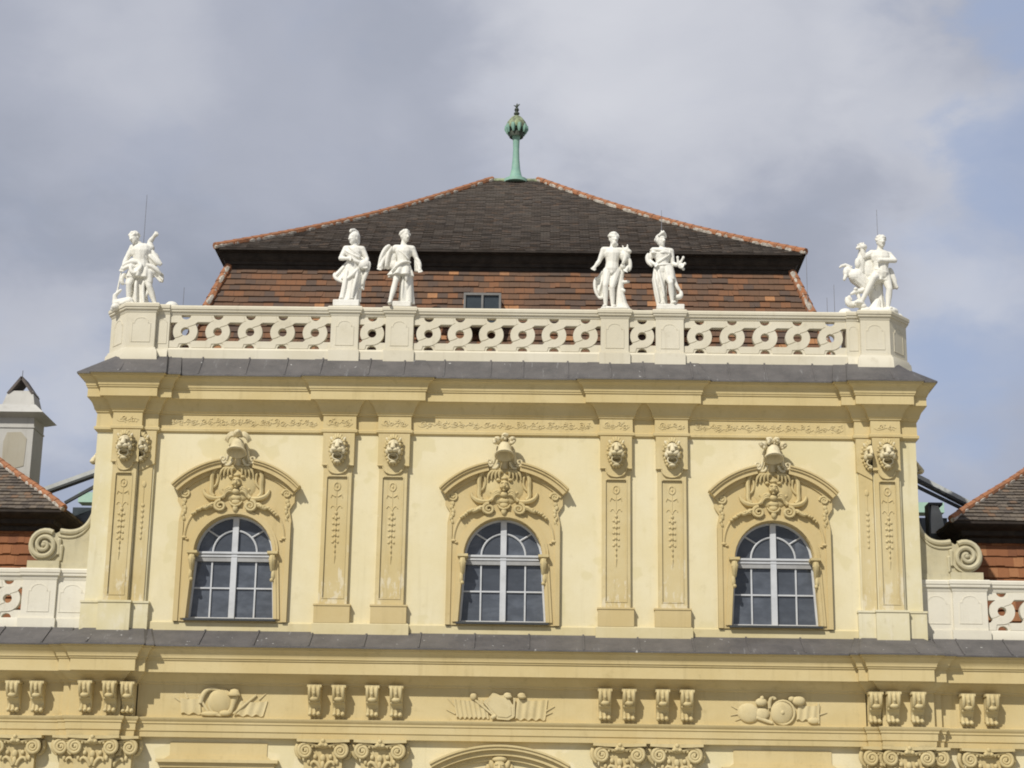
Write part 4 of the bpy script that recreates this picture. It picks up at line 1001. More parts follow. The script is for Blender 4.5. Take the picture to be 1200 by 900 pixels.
    for i in range(46):
        t = i/45; r = .41*(1-t)+.05*t; a = (pi-1.0 if s > 0 else 1.0)-s*t*2.15*2*pi
        pts.append((c[0]+r*cos(a), y-.03-.05*t, c[1]+r*sin(a))); rs.append(.075*(1-.35*t))
    m.tube(pts, rs, seg=8); m.ell((c[0], y-.07, c[1]), (.075, .06, .075))
    for dx, dz, r in ((.40, 10.45, .07), (.47, 10.28, .06)): m.cap((s*(12.58-dx), y+.03, dz+.25), (s*(12.58-dx), y+.03, dz-.12), r, r*.6, seg=8)
    Q(m, 'scroll_buttress', M_VOLUTE)
    # tiled attic wall and hipped roof behind
    ex = 12.85; ey = 3.0; ez = 12.1
    x0, x1 = X(ex+.62, 30)
    def wall_rect(t): return (x0, x1, 3.6+.02*t, 12.4, 8.3+(11.8-8.3)*t)
    frustum_roof('tiled_attic_wall', w, M_TILE_RED, wall_rect, 11, lip=.06, wt=.24, jit=.02).location = (-s*11.5, 0, 0)
    bx = [(x0, 12.4), (x0, 3.6), (x1, 3.6), (x1, 12.4)]
    m = MB(); m.sweep([(-.2, 11.55), (.10, 11.55), (.12, 11.68), (.26, 11.74), (.30, 11.86), (.48, 11.92), (.60, 12.02), (.60, 12.09), (-.2, 12.12)], bx); m.box(x0+.05, x1-.05, 3.7, 12.2, 8.3, 12.0); Q(m, 'eaves', M_WOOD)
    x0, x1 = X(ex, 32)
    def wr(t):
        k = 4.9*t
        return ((s*ex+s*k) if s > 0 else -32, 32 if s > 0 else (-ex-k), ey+k, 13-k, ez+.78*k*(1-.10*sin(pi*t)/max(.3, 1)))
    rf = frustum_roof('hipped_roof', w, M_TILE_WING, wr, 26, lip=.04, wt=.36, jit=.012); rf.location = (-s*11.5, 0, 0)
    hip_tiles(rf, wr, [(-s, -1), (-s, 1)], 16, r=.10)
    return w
WL = wing(-1, 'low left wing with orange tiled attic, brown hipped roof and a white chimney')
WR = wing(1, 'low right wing with orange tiled attic and brown hipped roof, no chimney')
# chimney behind the left roof
m = MB(); m.box(-16.6, -15.36, 8.0, 9.2, 10.5, 16.25); m.box(-16.62, -15.33, 7.97, 9.22, 15.76, 15.80)
m.add([(-16.65, 7.95, 16.1), (-15.3, 7.95, 16.1), (-15.3, 9.25, 16.1), (-16.65, 9.25, 16.1), (-16.9, 7.7, 16.22), (-15.02, 7.7, 16.22), (-15.02, 9.5, 16.22), (-16.9, 9.5, 16.22)], [(0, 3, 2, 1), (4, 5, 6, 7), (0, 1, 5, 4), (1, 2, 6, 5), (2, 3, 7, 6), (3, 0, 4, 7)])
m.add([(-16.9, 7.7, 16.22), (-15.02, 7.7, 16.22), (-15.02, 9.5, 16.22), (-16.9, 9.5, 16.22), (-16.55, 8.05, 16.55), (-15.38, 8.05, 16.55), (-15.38, 9.15, 16.55), (-16.55, 9.15, 16.55)], [(4, 5, 6, 7), (0, 1, 5, 4), (1, 2, 6, 5), (2, 3, 7, 6), (3, 0, 4, 7)])
m.add([(-16.5, 8.1, 16.5), (-15.42, 8.1, 16.5), (-15.42, 9.1, 16.5), (-16.5, 9.1, 16.5), (-16.36, 8.25, 17.06), (-15.56, 8.25, 17.06), (-15.56, 8.95, 17.06), (-16.36, 8.95, 17.06)], [(4, 5, 6, 7), (0, 1, 5, 4), (1, 2, 6, 5), (2, 3, 7, 6), (3, 0, 4, 7)])
ch = m.build('chimney', M_CHIM, WL); ch.location = (11.5, 0, 0)
m = MB(); m.prism([(-16.28, 14.3), (-15.58, 14.5), (-15.55, 15.4), (-15.75, 15.62), (-16.2, 15.6), (-16.3, 15.3)], 7.985, 8.02); m.build('bare_patch', M_CHIMPATCH, ch)
m = MB()
for s in (-1, 1):
    b = [(-15.96+s*.02, 17.55), (-15.96+s*.44, 16.98), (-15.96+s*.37, 16.94), (-15.96-s*.03, 17.48)]
    m.prism(b if s > 0 else b[::-1], 8.2, 9.0)
m.cap((-15.96, 8.3, 17.5), (-15.96, 8.3, 17.75), .012, .01, seg=5)
m.build('chimney_hood', simple('rusted_hood', (.12, .10, .09), .8, col2=(.07, .06, .055)), ch)

# steel members and copper gutters behind the wings
def beam(m, a, b, w, h):
    a = Vector(a); b = Vector(b); d = (b-a).normalized(); u = Vector((0, 1, 0)); v = d.cross(u).normalized()
    vs = [p+u*i*w+v*j*h for p in (a, b) for i, j in ((-.5, -.5), (.5, -.5), (.5, .5), (-.5, .5))]
    m.add(vs, [(3, 2, 1, 0), (4, 5, 6, 7), (0, 1, 5, 4), (1, 2, 6, 5), (2, 3, 7, 6), (3, 0, 4, 7)])
for s in (-1, 1):
    r = empty('skylight_frame', (s*13, 6, 8), label='grey sloping steel skylight beams rising behind the roof of the %s wing' % ('left' if s < 0 else 'right'), cat='skylight', group='skylight frames behind the wings')
    def K(mb, n, mat): o = mb.build(n, mat, r); o.location = (-s*13, -6, -8)
    if s < 0: A = [((-14.6, 6, 13.16), (-10.6, 6, 14.72)), ((-13.62, 6, 12.90), (-10.6, 6, 14.72))]
    else: A = [((10.6, 6, 15.05), (14.9, 6, 12.78)), ((10.6, 6, 14.70), (14.2, 6, 12.90))]
    m = MB(); beam(m, *A[0], .3, .14); K(m, 'upper_beam', M_STEEL)
    m = MB(); a, b = A[0]; beam(m, (a[0], 5.95, a[2]-.11), (b[0], 5.95, b[2]-.11), .3, .07); K(m, 'beam_flange', M_DARKSTEEL)
    m = MB(); beam(m, *A[1], .12, .085); K(m, 'lower_beam', M_DARKSTEEL)
    m = MB(); x0, x1 = sorted((s*10.8, s*14.0)); m.box(x0, x1, 9.0, 9.6, 13.55, 13.88); K(m, 'copper_gutter', M_MINT)
    m = MB(); x0, x1 = sorted((s*10.8, s*13.6)); m.box(x0, x1, 6.9, 8, 8.0, 12.95); K(m, 'glazed_wall', M_SKYL)
v = empty('roof_vent', (12.85, 5.2, 10), label='small dark metal vent box between the right wing roof and the pavilion', cat='vent')
m = MB(); m.prism([(-.17, 0), (.30, 0), (.22, .60), (.12, .84), (-.08, .86)], 0, .5); m.build('vent_box', M_STEEL, v, loc=(-.05, -.2, 2.1))
m = MB(); m.box(-.20, .22, -.05, .55, .86, .93); m.box(-.21, -.16, -.03, .5, -.1, .86); m.build('vent_hood', M_DARKSTEEL, v, loc=(-.02, -.2, 2.1))
m = MB(); m.box(-.2, .3, 0, .5, -2.1, .0); m.build('vent_base', M_DARKSTEEL, v, loc=(-.05, -.2, 2.1))

# lightning rods
for x, y, z0, z1, lab in ((-10.62, 1.0, 17.3, 21.1, 'thin lightning rod behind the leftmost statue'), (-9.35, 1.0, 15.6, 18.25, 'short lightning rod between the leftmost statue and the roof'),
                          (10.66, 1.0, 17.3, 20.85, 'thin lightning rod behind the rightmost statue'), (4.66, 4.5, 21.3, 22.1, 'short lightning rod on the right slope of the dark roof'),
                          (8.72, 1.9, 17.0, 19.85, 'thin lightning rod beside the right end of the eaves'), (9.35, 1.0, 15.6, 18.55, 'taller of two lightning rods left of the rightmost statue'), (9.14, 1.0, 15.6, 18.15, 'shorter of two lightning rods left of the rightmost statue')):
    o = MB().tube([(0, 0, 0), (0, 0, z1-z0)], [.012, .007], seg=6).build('lightning_rod', M_ROD, None, (x, y, z0)); tag(o, lab, 'lightning rod', 'lightning rods along the roof edge')
for s in (-1, 1):
    m = MB(); m.lathe([(.20, 0), (.20, .05), (.17, .10), (.12, .15), (.05, .175), (.01, .18)], (0, 0, 0), seg=16)
    o = m.build('stone_knob', M_STATUE, None, (s*9.52, .28, 17.41)); tag(o, 'small white rounded knob on the coping near the %s corner statue' % ('left' if s < 0 else 'right'), 'knob', 'white knobs on the coping')

# ------------------------------------------------------------------ statues
def V(x, y, z): return Vector((x, y, z))
def figure(m, J):
    """one continuous body; J holds joints in metres, x to the right of the picture, y negative towards the square"""
    hd = V(*J['head']); nk = V(*J['neck']); sl_, sr = V(*J['shL']), V(*J['shR']); hl, hr = V(*J['hipL']), V(*J['hipR'])
    ch = (sl_+sr)/2-V(0, .0, .12); pv = (hl+hr)/2+V(0, 0, .06); wa = ch*.45+pv*.55
    sc = 1.12*J.get('g', 1); K = m.cap; E = m.ell; G = 1.20*J.get('g', 1)
    class Z:
        v = m.v
        move = m.move
        def cap(s, a, b, ra, rb, seg=10): return K(a, b, ra*G, rb*G, seg)
        def ell(s, c, r, rot=None, seg=12, rings=8): return E(c, tuple(q*1.08 for q in r), rot, seg, rings)
    m = Z()
    m.cap(sl_*.62+sr*.38-V(0, -.01, .10), sr*.62+sl_*.38-V(0, -.01, .10), .15*sc, .15*sc, seg=12)
    m.ell(ch, (.20*sc, .145*sc, .20*sc)); m.cap(ch, wa, .155*sc, .135*sc, seg=12); m.cap(wa, pv, .135*sc, .155*sc, seg=12)
    if J.get('chest', 1):
        for s in (-1, 1): m.ell(ch+V(s*.085, -.10, .02), (.088, .065, .075))
        m.ell(wa+V(0, -.085, .0), (.095, .05, .12))
    m.cap(sl_, ch+V(-.08, 0, .1), .088, .11); m.cap(sr, ch+V(.08, 0, .1), .088, .11)
    m.cap(nk, ch+V(0, 0, .08), .068, .095); m.cap(hd-V(0, -.02, .06), nk, .07, .066)
    t = J.get('turn', 0); tl = J.get('tilt', 0)
    R = Matrix.Rotation(tl, 3, 'Y') @ Matrix.Rotation(t, 3, 'Z')
    hd = hd-V(0, 0, .03); q = len(m.v); Rm = Matrix.Translation(hd) @ R.to_4x4() @ Matrix.Scale(1.13, 4)
    m.ell((0, .01, .03), (.105, .13, .145)); m.ell((0, -.035, -.05), (.082, .09, .11)); m.ell((0, -.075, -.125), (.04, .045, .035))
    m.cap((0, -.115, .02), (0, -.15, -.045), .018, .026, seg=7); m.ell((0, -.10, .045), (.075, .03, .018)); m.ell((0, -.112, -.085), (.035, .02, .014))
    for s in (-1, 1): m.ell((s*.045, -.095, -.02), (.03, .03, .03), seg=8, rings=5); m.ell((s*.10, .02, -.01), (.02, .035, .045), seg=8, rings=5)
    m.move(q, Rm); J['hm'] = Rm
    for k, s in (('L', -1), ('R', 1)):
        sh = V(*J['sh'+k]); el = V(*J['el'+k]); ha = V(*J['ha'+k])
        m.cap(sh, sh*.45+el*.55, .082, .068); m.cap(sh*.5+el*.5, el, .07, .052); m.cap(el, el*.6+ha*.4, .055, .055); m.cap(el*.6+ha*.4, ha, .055, .036)
        d = (ha-el).normalized(); m.cap(ha, ha+d*.07, .042, .046)
        u = d.cross(V(0, 1, 0)); u = u.normalized() if u.length > .1 else V(1, 0, 0)
        for i in range(4): m.cap(ha+d*.09+u*(.027*(i-1.5)), ha+d*(.16-.012*abs(i-1.3))+u*(.042*(i-1.5))+V(0, -.02, -.01), .016, .012, seg=6)
        m.cap(ha+d*.03-u*s*.035, ha+d*.09-u*s*.075, .018, .013, seg=6)
        hp = V(*J['hip'+k]); kn = V(*J['kn'+k]); an = V(*J['an'+k])
        m.cap(hp, hp*.4+kn*.6, .118, .092); m.cap(hp*.4+kn*.6, kn, .092, .070); m.ell(kn-V(0, .03, 0), (.058, .05, .065))
        cf = kn*.65+an*.35; m.cap(kn, cf+V(0, .025, 0), .068, .072); m.cap(cf+V(0, .025, 0), an, .072, .042)
        fd = V(*J.get('ft'+k, (s*.05, -.2, 0))); toe = an+fd; toe.z = an.z-.05
        m.cap(an-V(0, 0, .03)-fd*.2, toe, .048, .038); m.ell(toe+V(0, 0, .0), (.05, .05, .03))
def skirt(m, rings, n=9, amp=.12, ph=0.0, k=64):
    amp *= 1.45
    """closed hanging cloth: rings of (cx,cy,cz,rx,ry) from waist to hem, folds deepen downward"""
    vs = []; c = len(rings)
    for i, (cx, cy, cz, rx, ry) in enumerate(rings):
        t = i/(c-1)
        for j in range(k):
            a = 2*pi*j/k; f = 1+amp*t**.7*(sin(n*a+ph+t*.8)*.7+.3*sin((n*2-3)*a+ph*2))
            vs.append((cx+rx*f*cos(a), cy+ry*f*sin(a), cz))
    fs = [(i*k+j, i*k+(j+1) % k, (i+1)*k+(j+1) % k, (i+1)*k+j) for i in range(c-1) for j in range(k)]
    fs.append(tuple(range(k))); fs.append(tuple(reversed(range((c-1)*k, c*k))))
    m.add(vs, fs)
def cloth(m, A, B, n=5, amp=.03, th=.03, k=24):
    """hanging sheet ruled between polylines A and B, rippled, with thickness"""
    def at(P, t):
        f = t*(len(P)-1); i = min(int(f), len(P)-2); return Vector(P[i]).lerp(Vector(P[i+1]), f-i)
    rows = 8; fr = []; bk = []
    for r in range(rows+1):
        for i in range(k+1):
            t = i/k; p = at(A, t).lerp(at(B, t), r/rows); w = amp*(.35+.65*r/rows)*sin(n*2*pi*t+r*.12)
            fr.append(p+V(0, -th-w, 0)); bk.append(p+V(0, th-w*.6, 0))
    N = (rows+1)*(k+1); fs = []; q = k+1
    for r in range(rows):
        for i in range(k):
            a = r*q+i; fs += [(a, a+1, a+1+q, a+q), (N+a, N+a+q, N+a+1+q, N+a+1)]
    for i in range(k): fs += [(i, N+i, N+i+1, i+1), (rows*q+i, rows*q+i+1, N+rows*q+i+1, N+rows*q+i)]
    for r in range(rows): fs += [(r*q, r*q+q, N+r*q+q, N+r*q), (r*q+k, N+r*q+k, N+r*q+q+k, r*q+q+k)]
    m.add(fr+bk, fs)
def fold(m, pts, r): m.tube(bez(*[tuple(p) for p in pts], 9), [r*.6, r*.85, r, r, r, r, r, r*.95, r*.8, r*.6], seg=8)
def carve(m, name, parent, vox=.016, it=1):
    o = m.build(name, M_STATUE, parent, smooth=0)
    r = o.modifiers.new('weld', 'REMESH'); r.mode = 'VOXEL'; r.voxel_size = vox; r.use_smooth_shade = True
    s = o.modifiers.new('soften', 'SMOOTH'); s.factor = .5; s.iterations = it
    return o
def statue(x, y, label):
    return empty('statue', (x, y, 17.42), label=label, cat='statue', group='white statues on the balustrade')
def plinth(par, x0, x1, h, d=.30, rough=False):
    m = MB(); m.box(x0, x1, -d, d, 0, h); o = m.build('plinth', M_STATUE, par)
    b = o.modifiers.new('edge', 'BEVEL'); b.width = .025; b.segments = 2
def curls(m, Rm, r=.042, n=22, beard=False, seed=1):
    r *= 1.15; n = int(n*1.5); rnd = random.Random(seed); q = len(m.v)
    for i in range(n):
        a = rnd.uniform(0, 2*pi); e = rnd.uniform(-.1, 1.35)
        p = V(.11*cos(e)*cos(a), .02+.125*cos(e)*sin(a), .045+.13*sin(e))
        if p.y < -.06 and p.z < .10: continue
        m.ell(p, (r, r, r*.8), seg=8, rings=5)
    if beard:
        for i in range(9): m.ell((rnd.uniform(-.06, .06), -.085-.03*rnd.random(), -.11-.07*rnd.random()), (.035, .035, .045), seg=8, rings=5)
    m.move(q, Rm)

# --- helmeted woman leaning on her shield, cloak blowing to the left
o = statue(-4.56, .28, 'white statue with crested helmet and cloak flaring left, second statue from the left'); plinth(o, -.36, .38, .20)
J = dict(head=(.13, -.02, 2.14), neck=(.15, 0, 1.95), shL=(-.08, 0, 1.80), shR=(.38, .0, 1.79), elL=(-.22, -.06, 1.50), haL=(.0, -.22, 1.44), elR=(.53, -.02, 1.50), haR=(.52, -.16, 1.28),
         hipL=(.04, 0, 1.22), hipR=(.28, 0, 1.22), knL=(-.02, -.10, .74), anL=(-.10, -.04, .30), knR=(.20, -.14, .74), anR=(.12, -.06, .30), turn=-.75)
m = MB(); figure(m, J); carve(m, 'body', o)
m = MB(); Rm = J['hm']; q = len(m.v)
m.ell((0, .03, .07), (.128, .15, .12)); m.tube([(0, -.14, .14), (0, -.10, .20), (0, .0, .235), (0, .10, .20), (0, .16, .08), (0, .15, -.08)], [.025, .04, .045, .05, .05, .03], seg=8); m.ell((0, .12, -.05), (.09, .07, .12)); m.move(q, Rm)
carve(m, 'helmet', o)
m = MB()
skirt(m, [(.16, -.0, 1.50, .20, .16), (.16, 0, 1.25, .23, .19), (.14, 0, .9, .25, .20), (.10, 0, .5, .27, .21), (.06, 0, .21, .29, .22)], 8, .14, .5)
cloth(m, [(-.02, .08, 1.50), (.1, .10, 1.4)], [(-.36, .05, 1.08), (-.30, .06, .92), (-.12, .08, .80)], 2, .04, .03)
cloth(m, [(-.1, .05, 1.35), (.05, .1, 1.2)], [(-.36, .02, 1.0), (-.1, .05, .72)], 2, .05, .035)
fold(m, [(-.36, 0, 1.08), (-.42, -.02, .98), (-.36, -.05, .88), (-.16, -.04, .80)], .05)
cloth(m, [(.32, -.02, 1.62), (.56, 0, 1.45)], [(.34, -.05, .62), (.48, 0, .56)], 3, .03, .035)
m.ell((.46, -.16, 1.28), (.16, .12, .15)); fold(m, [(.6, -.1, 1.4), (.64, -.12, 1.2), (.5, -.14, 1.0), (.44, -.1, .7)], .06)
fold(m, [(-.02, -.18, 1.5), (.15, -.22, 1.42), (.3, -.22, 1.3), (.42, -.2, 1.35)], .055); fold(m, [(.3, -.2, 1.15), (.2, -.26, 1.0), (.14, -.24, .9), (.02, -.2, .85)], .05)
fold(m, [(.3, -.2, 1.1), (.28, -.25, .8), (.2, -.24, .6), (.18, -.22, .3)], .045); fold(m, [(.0, -.18, 1.1), (-.03, -.22, .8), (-.06, -.2, .5), (-.1, -.18, .25)], .045)
fold(m, [(.0, -.14, 1.84), (.1, -.19, 1.7), (.25, -.19, 1.62), (.36, -.12, 1.55)], .04); fold(m, [(-.1, -.08, 1.75), (.04, -.18, 1.62), (.2, -.19, 1.52), (.34, -.15, 1.5)], .04)
carve(m, 'drapery', o)

# --- young figure in a short tunic stepping forward, cloak over one arm
o = statue(-3.02, .28, 'white statue in short flaring tunic with bare legs, third statue from the left'); plinth(o, -.24, .30, .17)
J = dict(head=(.06, -.02, 2.22), neck=(.02, 0, 2.0), shL=(-.20, 0, 1.84), shR=(.27, 0, 1.82), elL=(-.50, .0, 1.62), haL=(-.60, -.10, 1.28), elR=(.42, .02, 1.50), haR=(.50, -.08, 1.22),
         hipL=(-.08, 0, 1.18), hipR=(.14, 0, 1.18), knL=(-.16, -.18, .78), anL=(-.29, -.32, .12), knR=(.15, -.04, .68), anR=(.16, .02, .24), turn=.6, ftL=(.0, -.14, 0))
m = MB(); figure(m, J); curls(m, J['hm'], .04, 26, seed=4); carve(m, 'body', o)
m = MB()
skirt(m, [(.03, 0, 1.42, .18, .15), (.02, 0, 1.28, .22, .19), (-.02, -.02, 1.12, .30, .25), (-.05, -.03, .98, .35, .28)], 7, .13, 1.0)
skirt(m, [(.12, .06, 1.2, .18, .15), (.13, .06, .8, .19, .15), (.14, .06, .45, .20, .16), (.14, .06, .18, .22, .17)], 6, .12, .2)
cloth(m, [(-.42, .02, 1.92), (-.20, .05, 1.86)], [(-.66, .0, 1.22), (-.40, .05, 1.22), (-.2, .06, 1.35)], 3, .04, .05)
fold(m, [(-.36, -.03, 1.92), (-.52, -.08, 1.84), (-.60, -.08, 1.6), (-.66, -.05, 1.3)], .06); fold(m, [(-.28, -.05, 1.86), (-.40, -.10, 1.7), (-.44, -.08, 1.5), (-.46, -.06, 1.25)], .055); m.ell((-.62, -.06, 1.26), (.09, .08, .09)); m.ell((-.30, .06, 1.60), (.16, .10, .28)); m.ell((-.26, .05, 1.36), (.14, .10, .16))
fold(m, [(.38, -.02, 1.55), (.50, -.06, 1.45), (.53, -.06, 1.3), (.50, -.06, 1.16)], .055); cloth(m, [(.34, .02, 1.5), (.45, .03, 1.5)], [(.36, .02, 1.14), (.52, .02, 1.16)], 2, .03, .04)
fold(m, [(-.28, -.25, 1.05), (-.1, -.3, 1.3), (.1, -.22, 1.42), (.26, -.15, 1.36)], .04); fold(m, [(-.1, -.16, 1.72), (.05, -.2, 1.62), (.14, -.19, 1.52), (.2, -.16, 1.44)], .03)
fold(m, [(.2, -.16, 1.15), (.16, -.2, 1.0), (.12, -.18, .9), (.16, -.16, .8)], .05); fold(m, [(.05, -.1, 1.0), (.04, -.12, .7), (.03, -.1, .5), (.02, -.1, .2)], .045)
carve(m, 'drapery', o)

# --- bearded nude man with a stump and a bundle on his arm
o = statue(3.02, .28, 'white statue of a bearded nude man standing beside a tree stump'); plinth(o, -.38, .38, .07)
J = dict(head=(-.02, -.02, 2.20), neck=(-.04, 0, 2.0), shL=(-.30, 0, 1.84), shR=(.20, 0, 1.82), elL=(-.43, .03, 1.52), haL=(-.56, -.12, 1.30), elR=(.42, .03, 1.40), haR=(.34, -.16, 1.22),
         hipL=(-.20, 0, 1.20), hipR=(.06, 0, 1.20), knL=(-.26, -.12, .74), anL=(-.25, -.05, .15), knR=(-.07, -.10, .70), anR=(-.05, -.05, .15), turn=.35)
m = MB(); figure(m, J); curls(m, J['hm'], .04, 30, beard=True, seed=2); m.ell((-.08, -.13, 1.14), (.06, .06, .06)); carve(m, 'body', o)
m = MB(); m.tube([(.26, .06, 0), (.20, .06, .25), (.16, .05, .6), (.17, .04, 1.0), (.22, .03, 1.35)], [.24, .17, .12, .10, .09], seg=10); m.cap((.18, 0, .88), (.40, -.02, .90), .055, .045); m.cap((.18, 0, .66), (.27, -.04, .62), .07, .055)
m.ell((-.2, -.05, .06), (.22, .2, .08)); m.ell((.02, -.05, .06), (.25, .2, .08)); carve(m, 'tree_stump', o)
m = MB()
cloth(m, [(-.36, .12, 1.25), (-.18, .14, 1.3)], [(-.56, .12, .95), (-.52, .12, .5), (-.28, .14, .42)], 2, .04, .04)
fold(m, [(-.50, .06, 1.05), (-.60, .06, .9), (-.56, .05, .62), (-.44, .05, .44)], .05); fold(m, [(-.46, .05, .46), (-.38, .04, .40), (-.34, .05, .42), (-.24, .06, .48)], .05)
cloth(m, [(.02, .14, 1.3), (.2, .14, 1.3)], [(.0, .14, .1), (.24, .14, .1)], 3, .03, .05)
m.ell((.30, -.06, 1.66), (.15, .13, .20)); m.ell((.34, -.10, 1.80), (.10, .10, .11)); m.cap((.26, -.1, 1.84), (.23, -.12, 1.94), .04, .02); m.cap((.36, -.1, 1.88), (.37, -.12, 1.97), .035, .02); m.ell((.42, -.14, 1.76), (.07, .08, .06))
fold(m, [(.2, -.1, 1.75), (.36, -.18, 1.65), (.30, -.18, 1.5), (.22, -.14, 1.38)], .06); fold(m, [(.40, -.06, 1.6), (.46, -.08, 1.45), (.46, -.05, 1.3), (.40, -.08, 1.2)], .06); m.ell((.24, -.05, 1.34), (.09, .10, .10))
carve(m, 'drapery', o)

# --- woman with a diadem, drape crossing to a bare knee
o = statue(4.56, .28, 'white statue of a woman with diadem, long drape open at one bare knee'); plinth(o, -.36, .42, .17)
J = dict(head=(-.22, -.02, 2.18), neck=(-.18, 0, 1.98), shL=(-.42, 0, 1.84), shR=(.06, 0, 1.82), elL=(-.56, .04, 1.55), haL=(-.42, -.14, 1.40), elR=(.12, -.02, 1.44), haR=(.30, -.20, 1.34),
         hipL=(-.30, 0, 1.20), hipR=(-.06, 0, 1.20), knL=(-.26, -.06, .72), anL=(-.16, 0, .26), knR=(.04, -.24, .80), anR=(.09, -.12, .26), turn=.55)
m = MB(); figure(m, J); carve(m, 'body', o)
m = MB(); q = 0
m.ell((0, .03, .06), (.12, .145, .125)); m.tube([(-.12, -.06, .08), (-.06, -.10, .14), (0, -.115, .19), (.06, -.10, .14), (.12, -.06, .08)], [.03, .04, .05, .04, .03], seg=8); m.ell((0, .17, .06), (.07, .07, .07)); m.cap((0, -.06, .16), (0, -.03, .25), .035, .02); m.move(0, J['hm']); carve(m, 'hair', o)
m = MB()
skirt(m, [(-.20, 0, 1.46, .19, .15), (-.21, 0, 1.28, .22, .18), (-.26, .02, .95, .21, .18), (-.24, .04, .55, .17, .16), (-.19, .05, .19, .14, .14)], 7, .12, 2.0)
skirt(m, [(-.04, -.04, 1.36, .17, .16), (.0, -.06, 1.15, .17, .17), (.03, -.04, .92, .18, .20)], 6, .08, .4)
cloth(m, [(.05, .05, 1.2), (.12, .05, 1.2)], [(.18, .06, .25), (.26, .05, .35)], 2, .04, .05)
fold(m, [(.08, -.05, 1.2), (.16, -.08, .9), (.22, -.08, .7), (.32, -.08, .62)], .06); fold(m, [(.32, -.08, .62), (.38, -.08, .5), (.34, -.1, .38), (.2, -.06, .42)], .06); m.ell((.28, -.08, .44), (.10, .08, .08))
cloth(m, [(-.48, -.04, 1.92), (-.2, -.14, 1.86), (.06, -.06, 1.86)], [(-.50, -.10, 1.72), (-.2, -.18, 1.70), (.06, -.12, 1.70)], 2, .03, .04)
fold(m, [(-.52, -.06, 1.84), (-.36, -.18, 1.86), (-.16, -.19, 1.76), (.04, -.14, 1.72)], .055); fold(m, [(-.56, 0, 1.76), (-.64, .02, 1.6), (-.58, 0, 1.48), (-.46, -.06, 1.36)], .07)
fold(m, [(-.44, -.12, 1.36), (-.3, -.19, 1.44), (-.14, -.19, 1.56), (.02, -.15, 1.68)], .04); fold(m, [(-.40, -.15, 1.34), (-.2, -.20, 1.36), (-.05, -.2, 1.38), (.06, -.15, 1.40)], .035)
fold(m, [(-.42, -.12, 1.2), (-.44, -.16, .9), (-.34, -.18, .6), (-.28, -.16, .25)], .04); fold(m, [(-.3, -.18, 1.2), (-.24, -.22, .9), (-.18, -.2, .7), (-.14, -.16, .4)], .045)
carve(m, 'drapery', o)
m = MB()
for a, b in (((.26, -.2, 1.36), (.24, -.24, 1.56)), ((.30, -.2, 1.38), (.40, -.24, 1.56)), ((.32, -.2, 1.34), (.44, -.24, 1.38)), ((.30, -.2, 1.3), (.40, -.24, 1.22))): m.cap(a, b, .045, .03); m.ell(b, (.045, .04, .05), seg=8, rings=5)
carve(m, 'flower_bunch', o)

# --- leftmost: hunter bending, one arm raised, hound at his feet
o = statue(-10.42, .36, 'leftmost white statue, bending figure with one arm raised and a hound by its feet'); plinth(o, -.32, .34, .05)
J = dict(head=(-.30, -.12, 2.08), neck=(-.20, -.05, 1.94), shL=(-.32, -.02, 1.78), shR=(.12, .02, 1.82), elL=(-.50, -.04, 1.46), haL=(-.56, -.12, 1.18), elR=(.16, .0, 2.02), haR=(.26, -.06, 2.16),
         hipL=(-.22, 0, 1.12), hipR=(.08, 0, 1.12), knL=(-.34, -.16, .66), anL=(-.34, -.05, .14), knR=(.22, -.10, .62), anR=(.40, .0, .12), turn=-.6, tilt=-.35)
J['elR'] = (.12, .02, 1.99); J['haR'] = (.25, -.05, 2.14); J['g'] = 1.12; J['shR'] = (.16, .02, 1.80); J['shL'] = (-.34, -.02, 1.78)
m = MB(); figure(m, J); curls(m, J['hm'], .042, 26, seed=8); carve(m, 'body', o)
m = MB(); m.ell((.04, .04, 1.58), (.27, .15, .30)); m.ell((.22, .04, 1.46), (.22, .12, .24)); m.ell((.24, .02, 1.10), (.24, .16, .18)); m.cap((.16, -.06, 1.0), (.22, -.1, .74), .15, .10); m.ell((-.26, -.04, 1.34), (.20, .14, .14)); m.cap((-.28, -.1, .95), (-.38, -.12, .70), .14, .09)
skirt(m, [(-.08, 0, 1.40, .19, .16), (-.08, 0, 1.24, .27, .21), (-.10, -.02, 1.06, .34, .26), (-.12, -.02, .86, .36, .27)], 8, .13, .7)
skirt(m, [(-.10, .05, 1.0, .24, .18), (-.10, .05, .6, .22, .17), (-.08, .05, .3, .23, .18), (-.06, .05, .06, .27, .2)], 7, .12, 1.4)
cloth(m, [(.0, .02, 1.30), (.14, .04, 1.36)], [(.50, .0, .76), (.60, .02, .80), (.58, .04, 1.02)], 2, .05, .04)
fold(m, [(.1, -.14, 1.26), (.3, -.16, 1.2), (.42, -.1, 1.1), (.52, -.04, 1.0)], .06); fold(m, [(.12, .0, 1.8), (.30, .0, 1.6), (.38, -.04, 1.40), (.52, -.02, 1.30)], .07); fold(m, [(.1, -.06, 1.6), (.26, -.1, 1.46), (.36, -.08, 1.34), (.50, -.02, 1.27)], .06)
fold(m, [(-.60, -.1, 1.16), (-.42, -.24, 1.30), (-.26, -.24, 1.34), (-.1, -.2, 1.26)], .07); fold(m, [(-.58, -.12, 1.06), (-.44, -.22, 1.18), (-.3, -.24, 1.2), (-.16, -.2, 1.14)], .06)
fold(m, [(-.3, -.24, 1.22), (-.34, -.3, 1.0), (-.2, -.3, .86), (-.1, -.28, 1.0)], .06); fold(m, [(-.1, -.28, 1.0), (.0, -.28, 1.1), (.02, -.26, 1.22), (-.1, -.22, 1.26)], .055)
fold(m, [(-.36, -.06, 1.74), (-.2, -.2, 1.7), (.0, -.2, 1.6), (.12, -.12, 1.42)], .04)
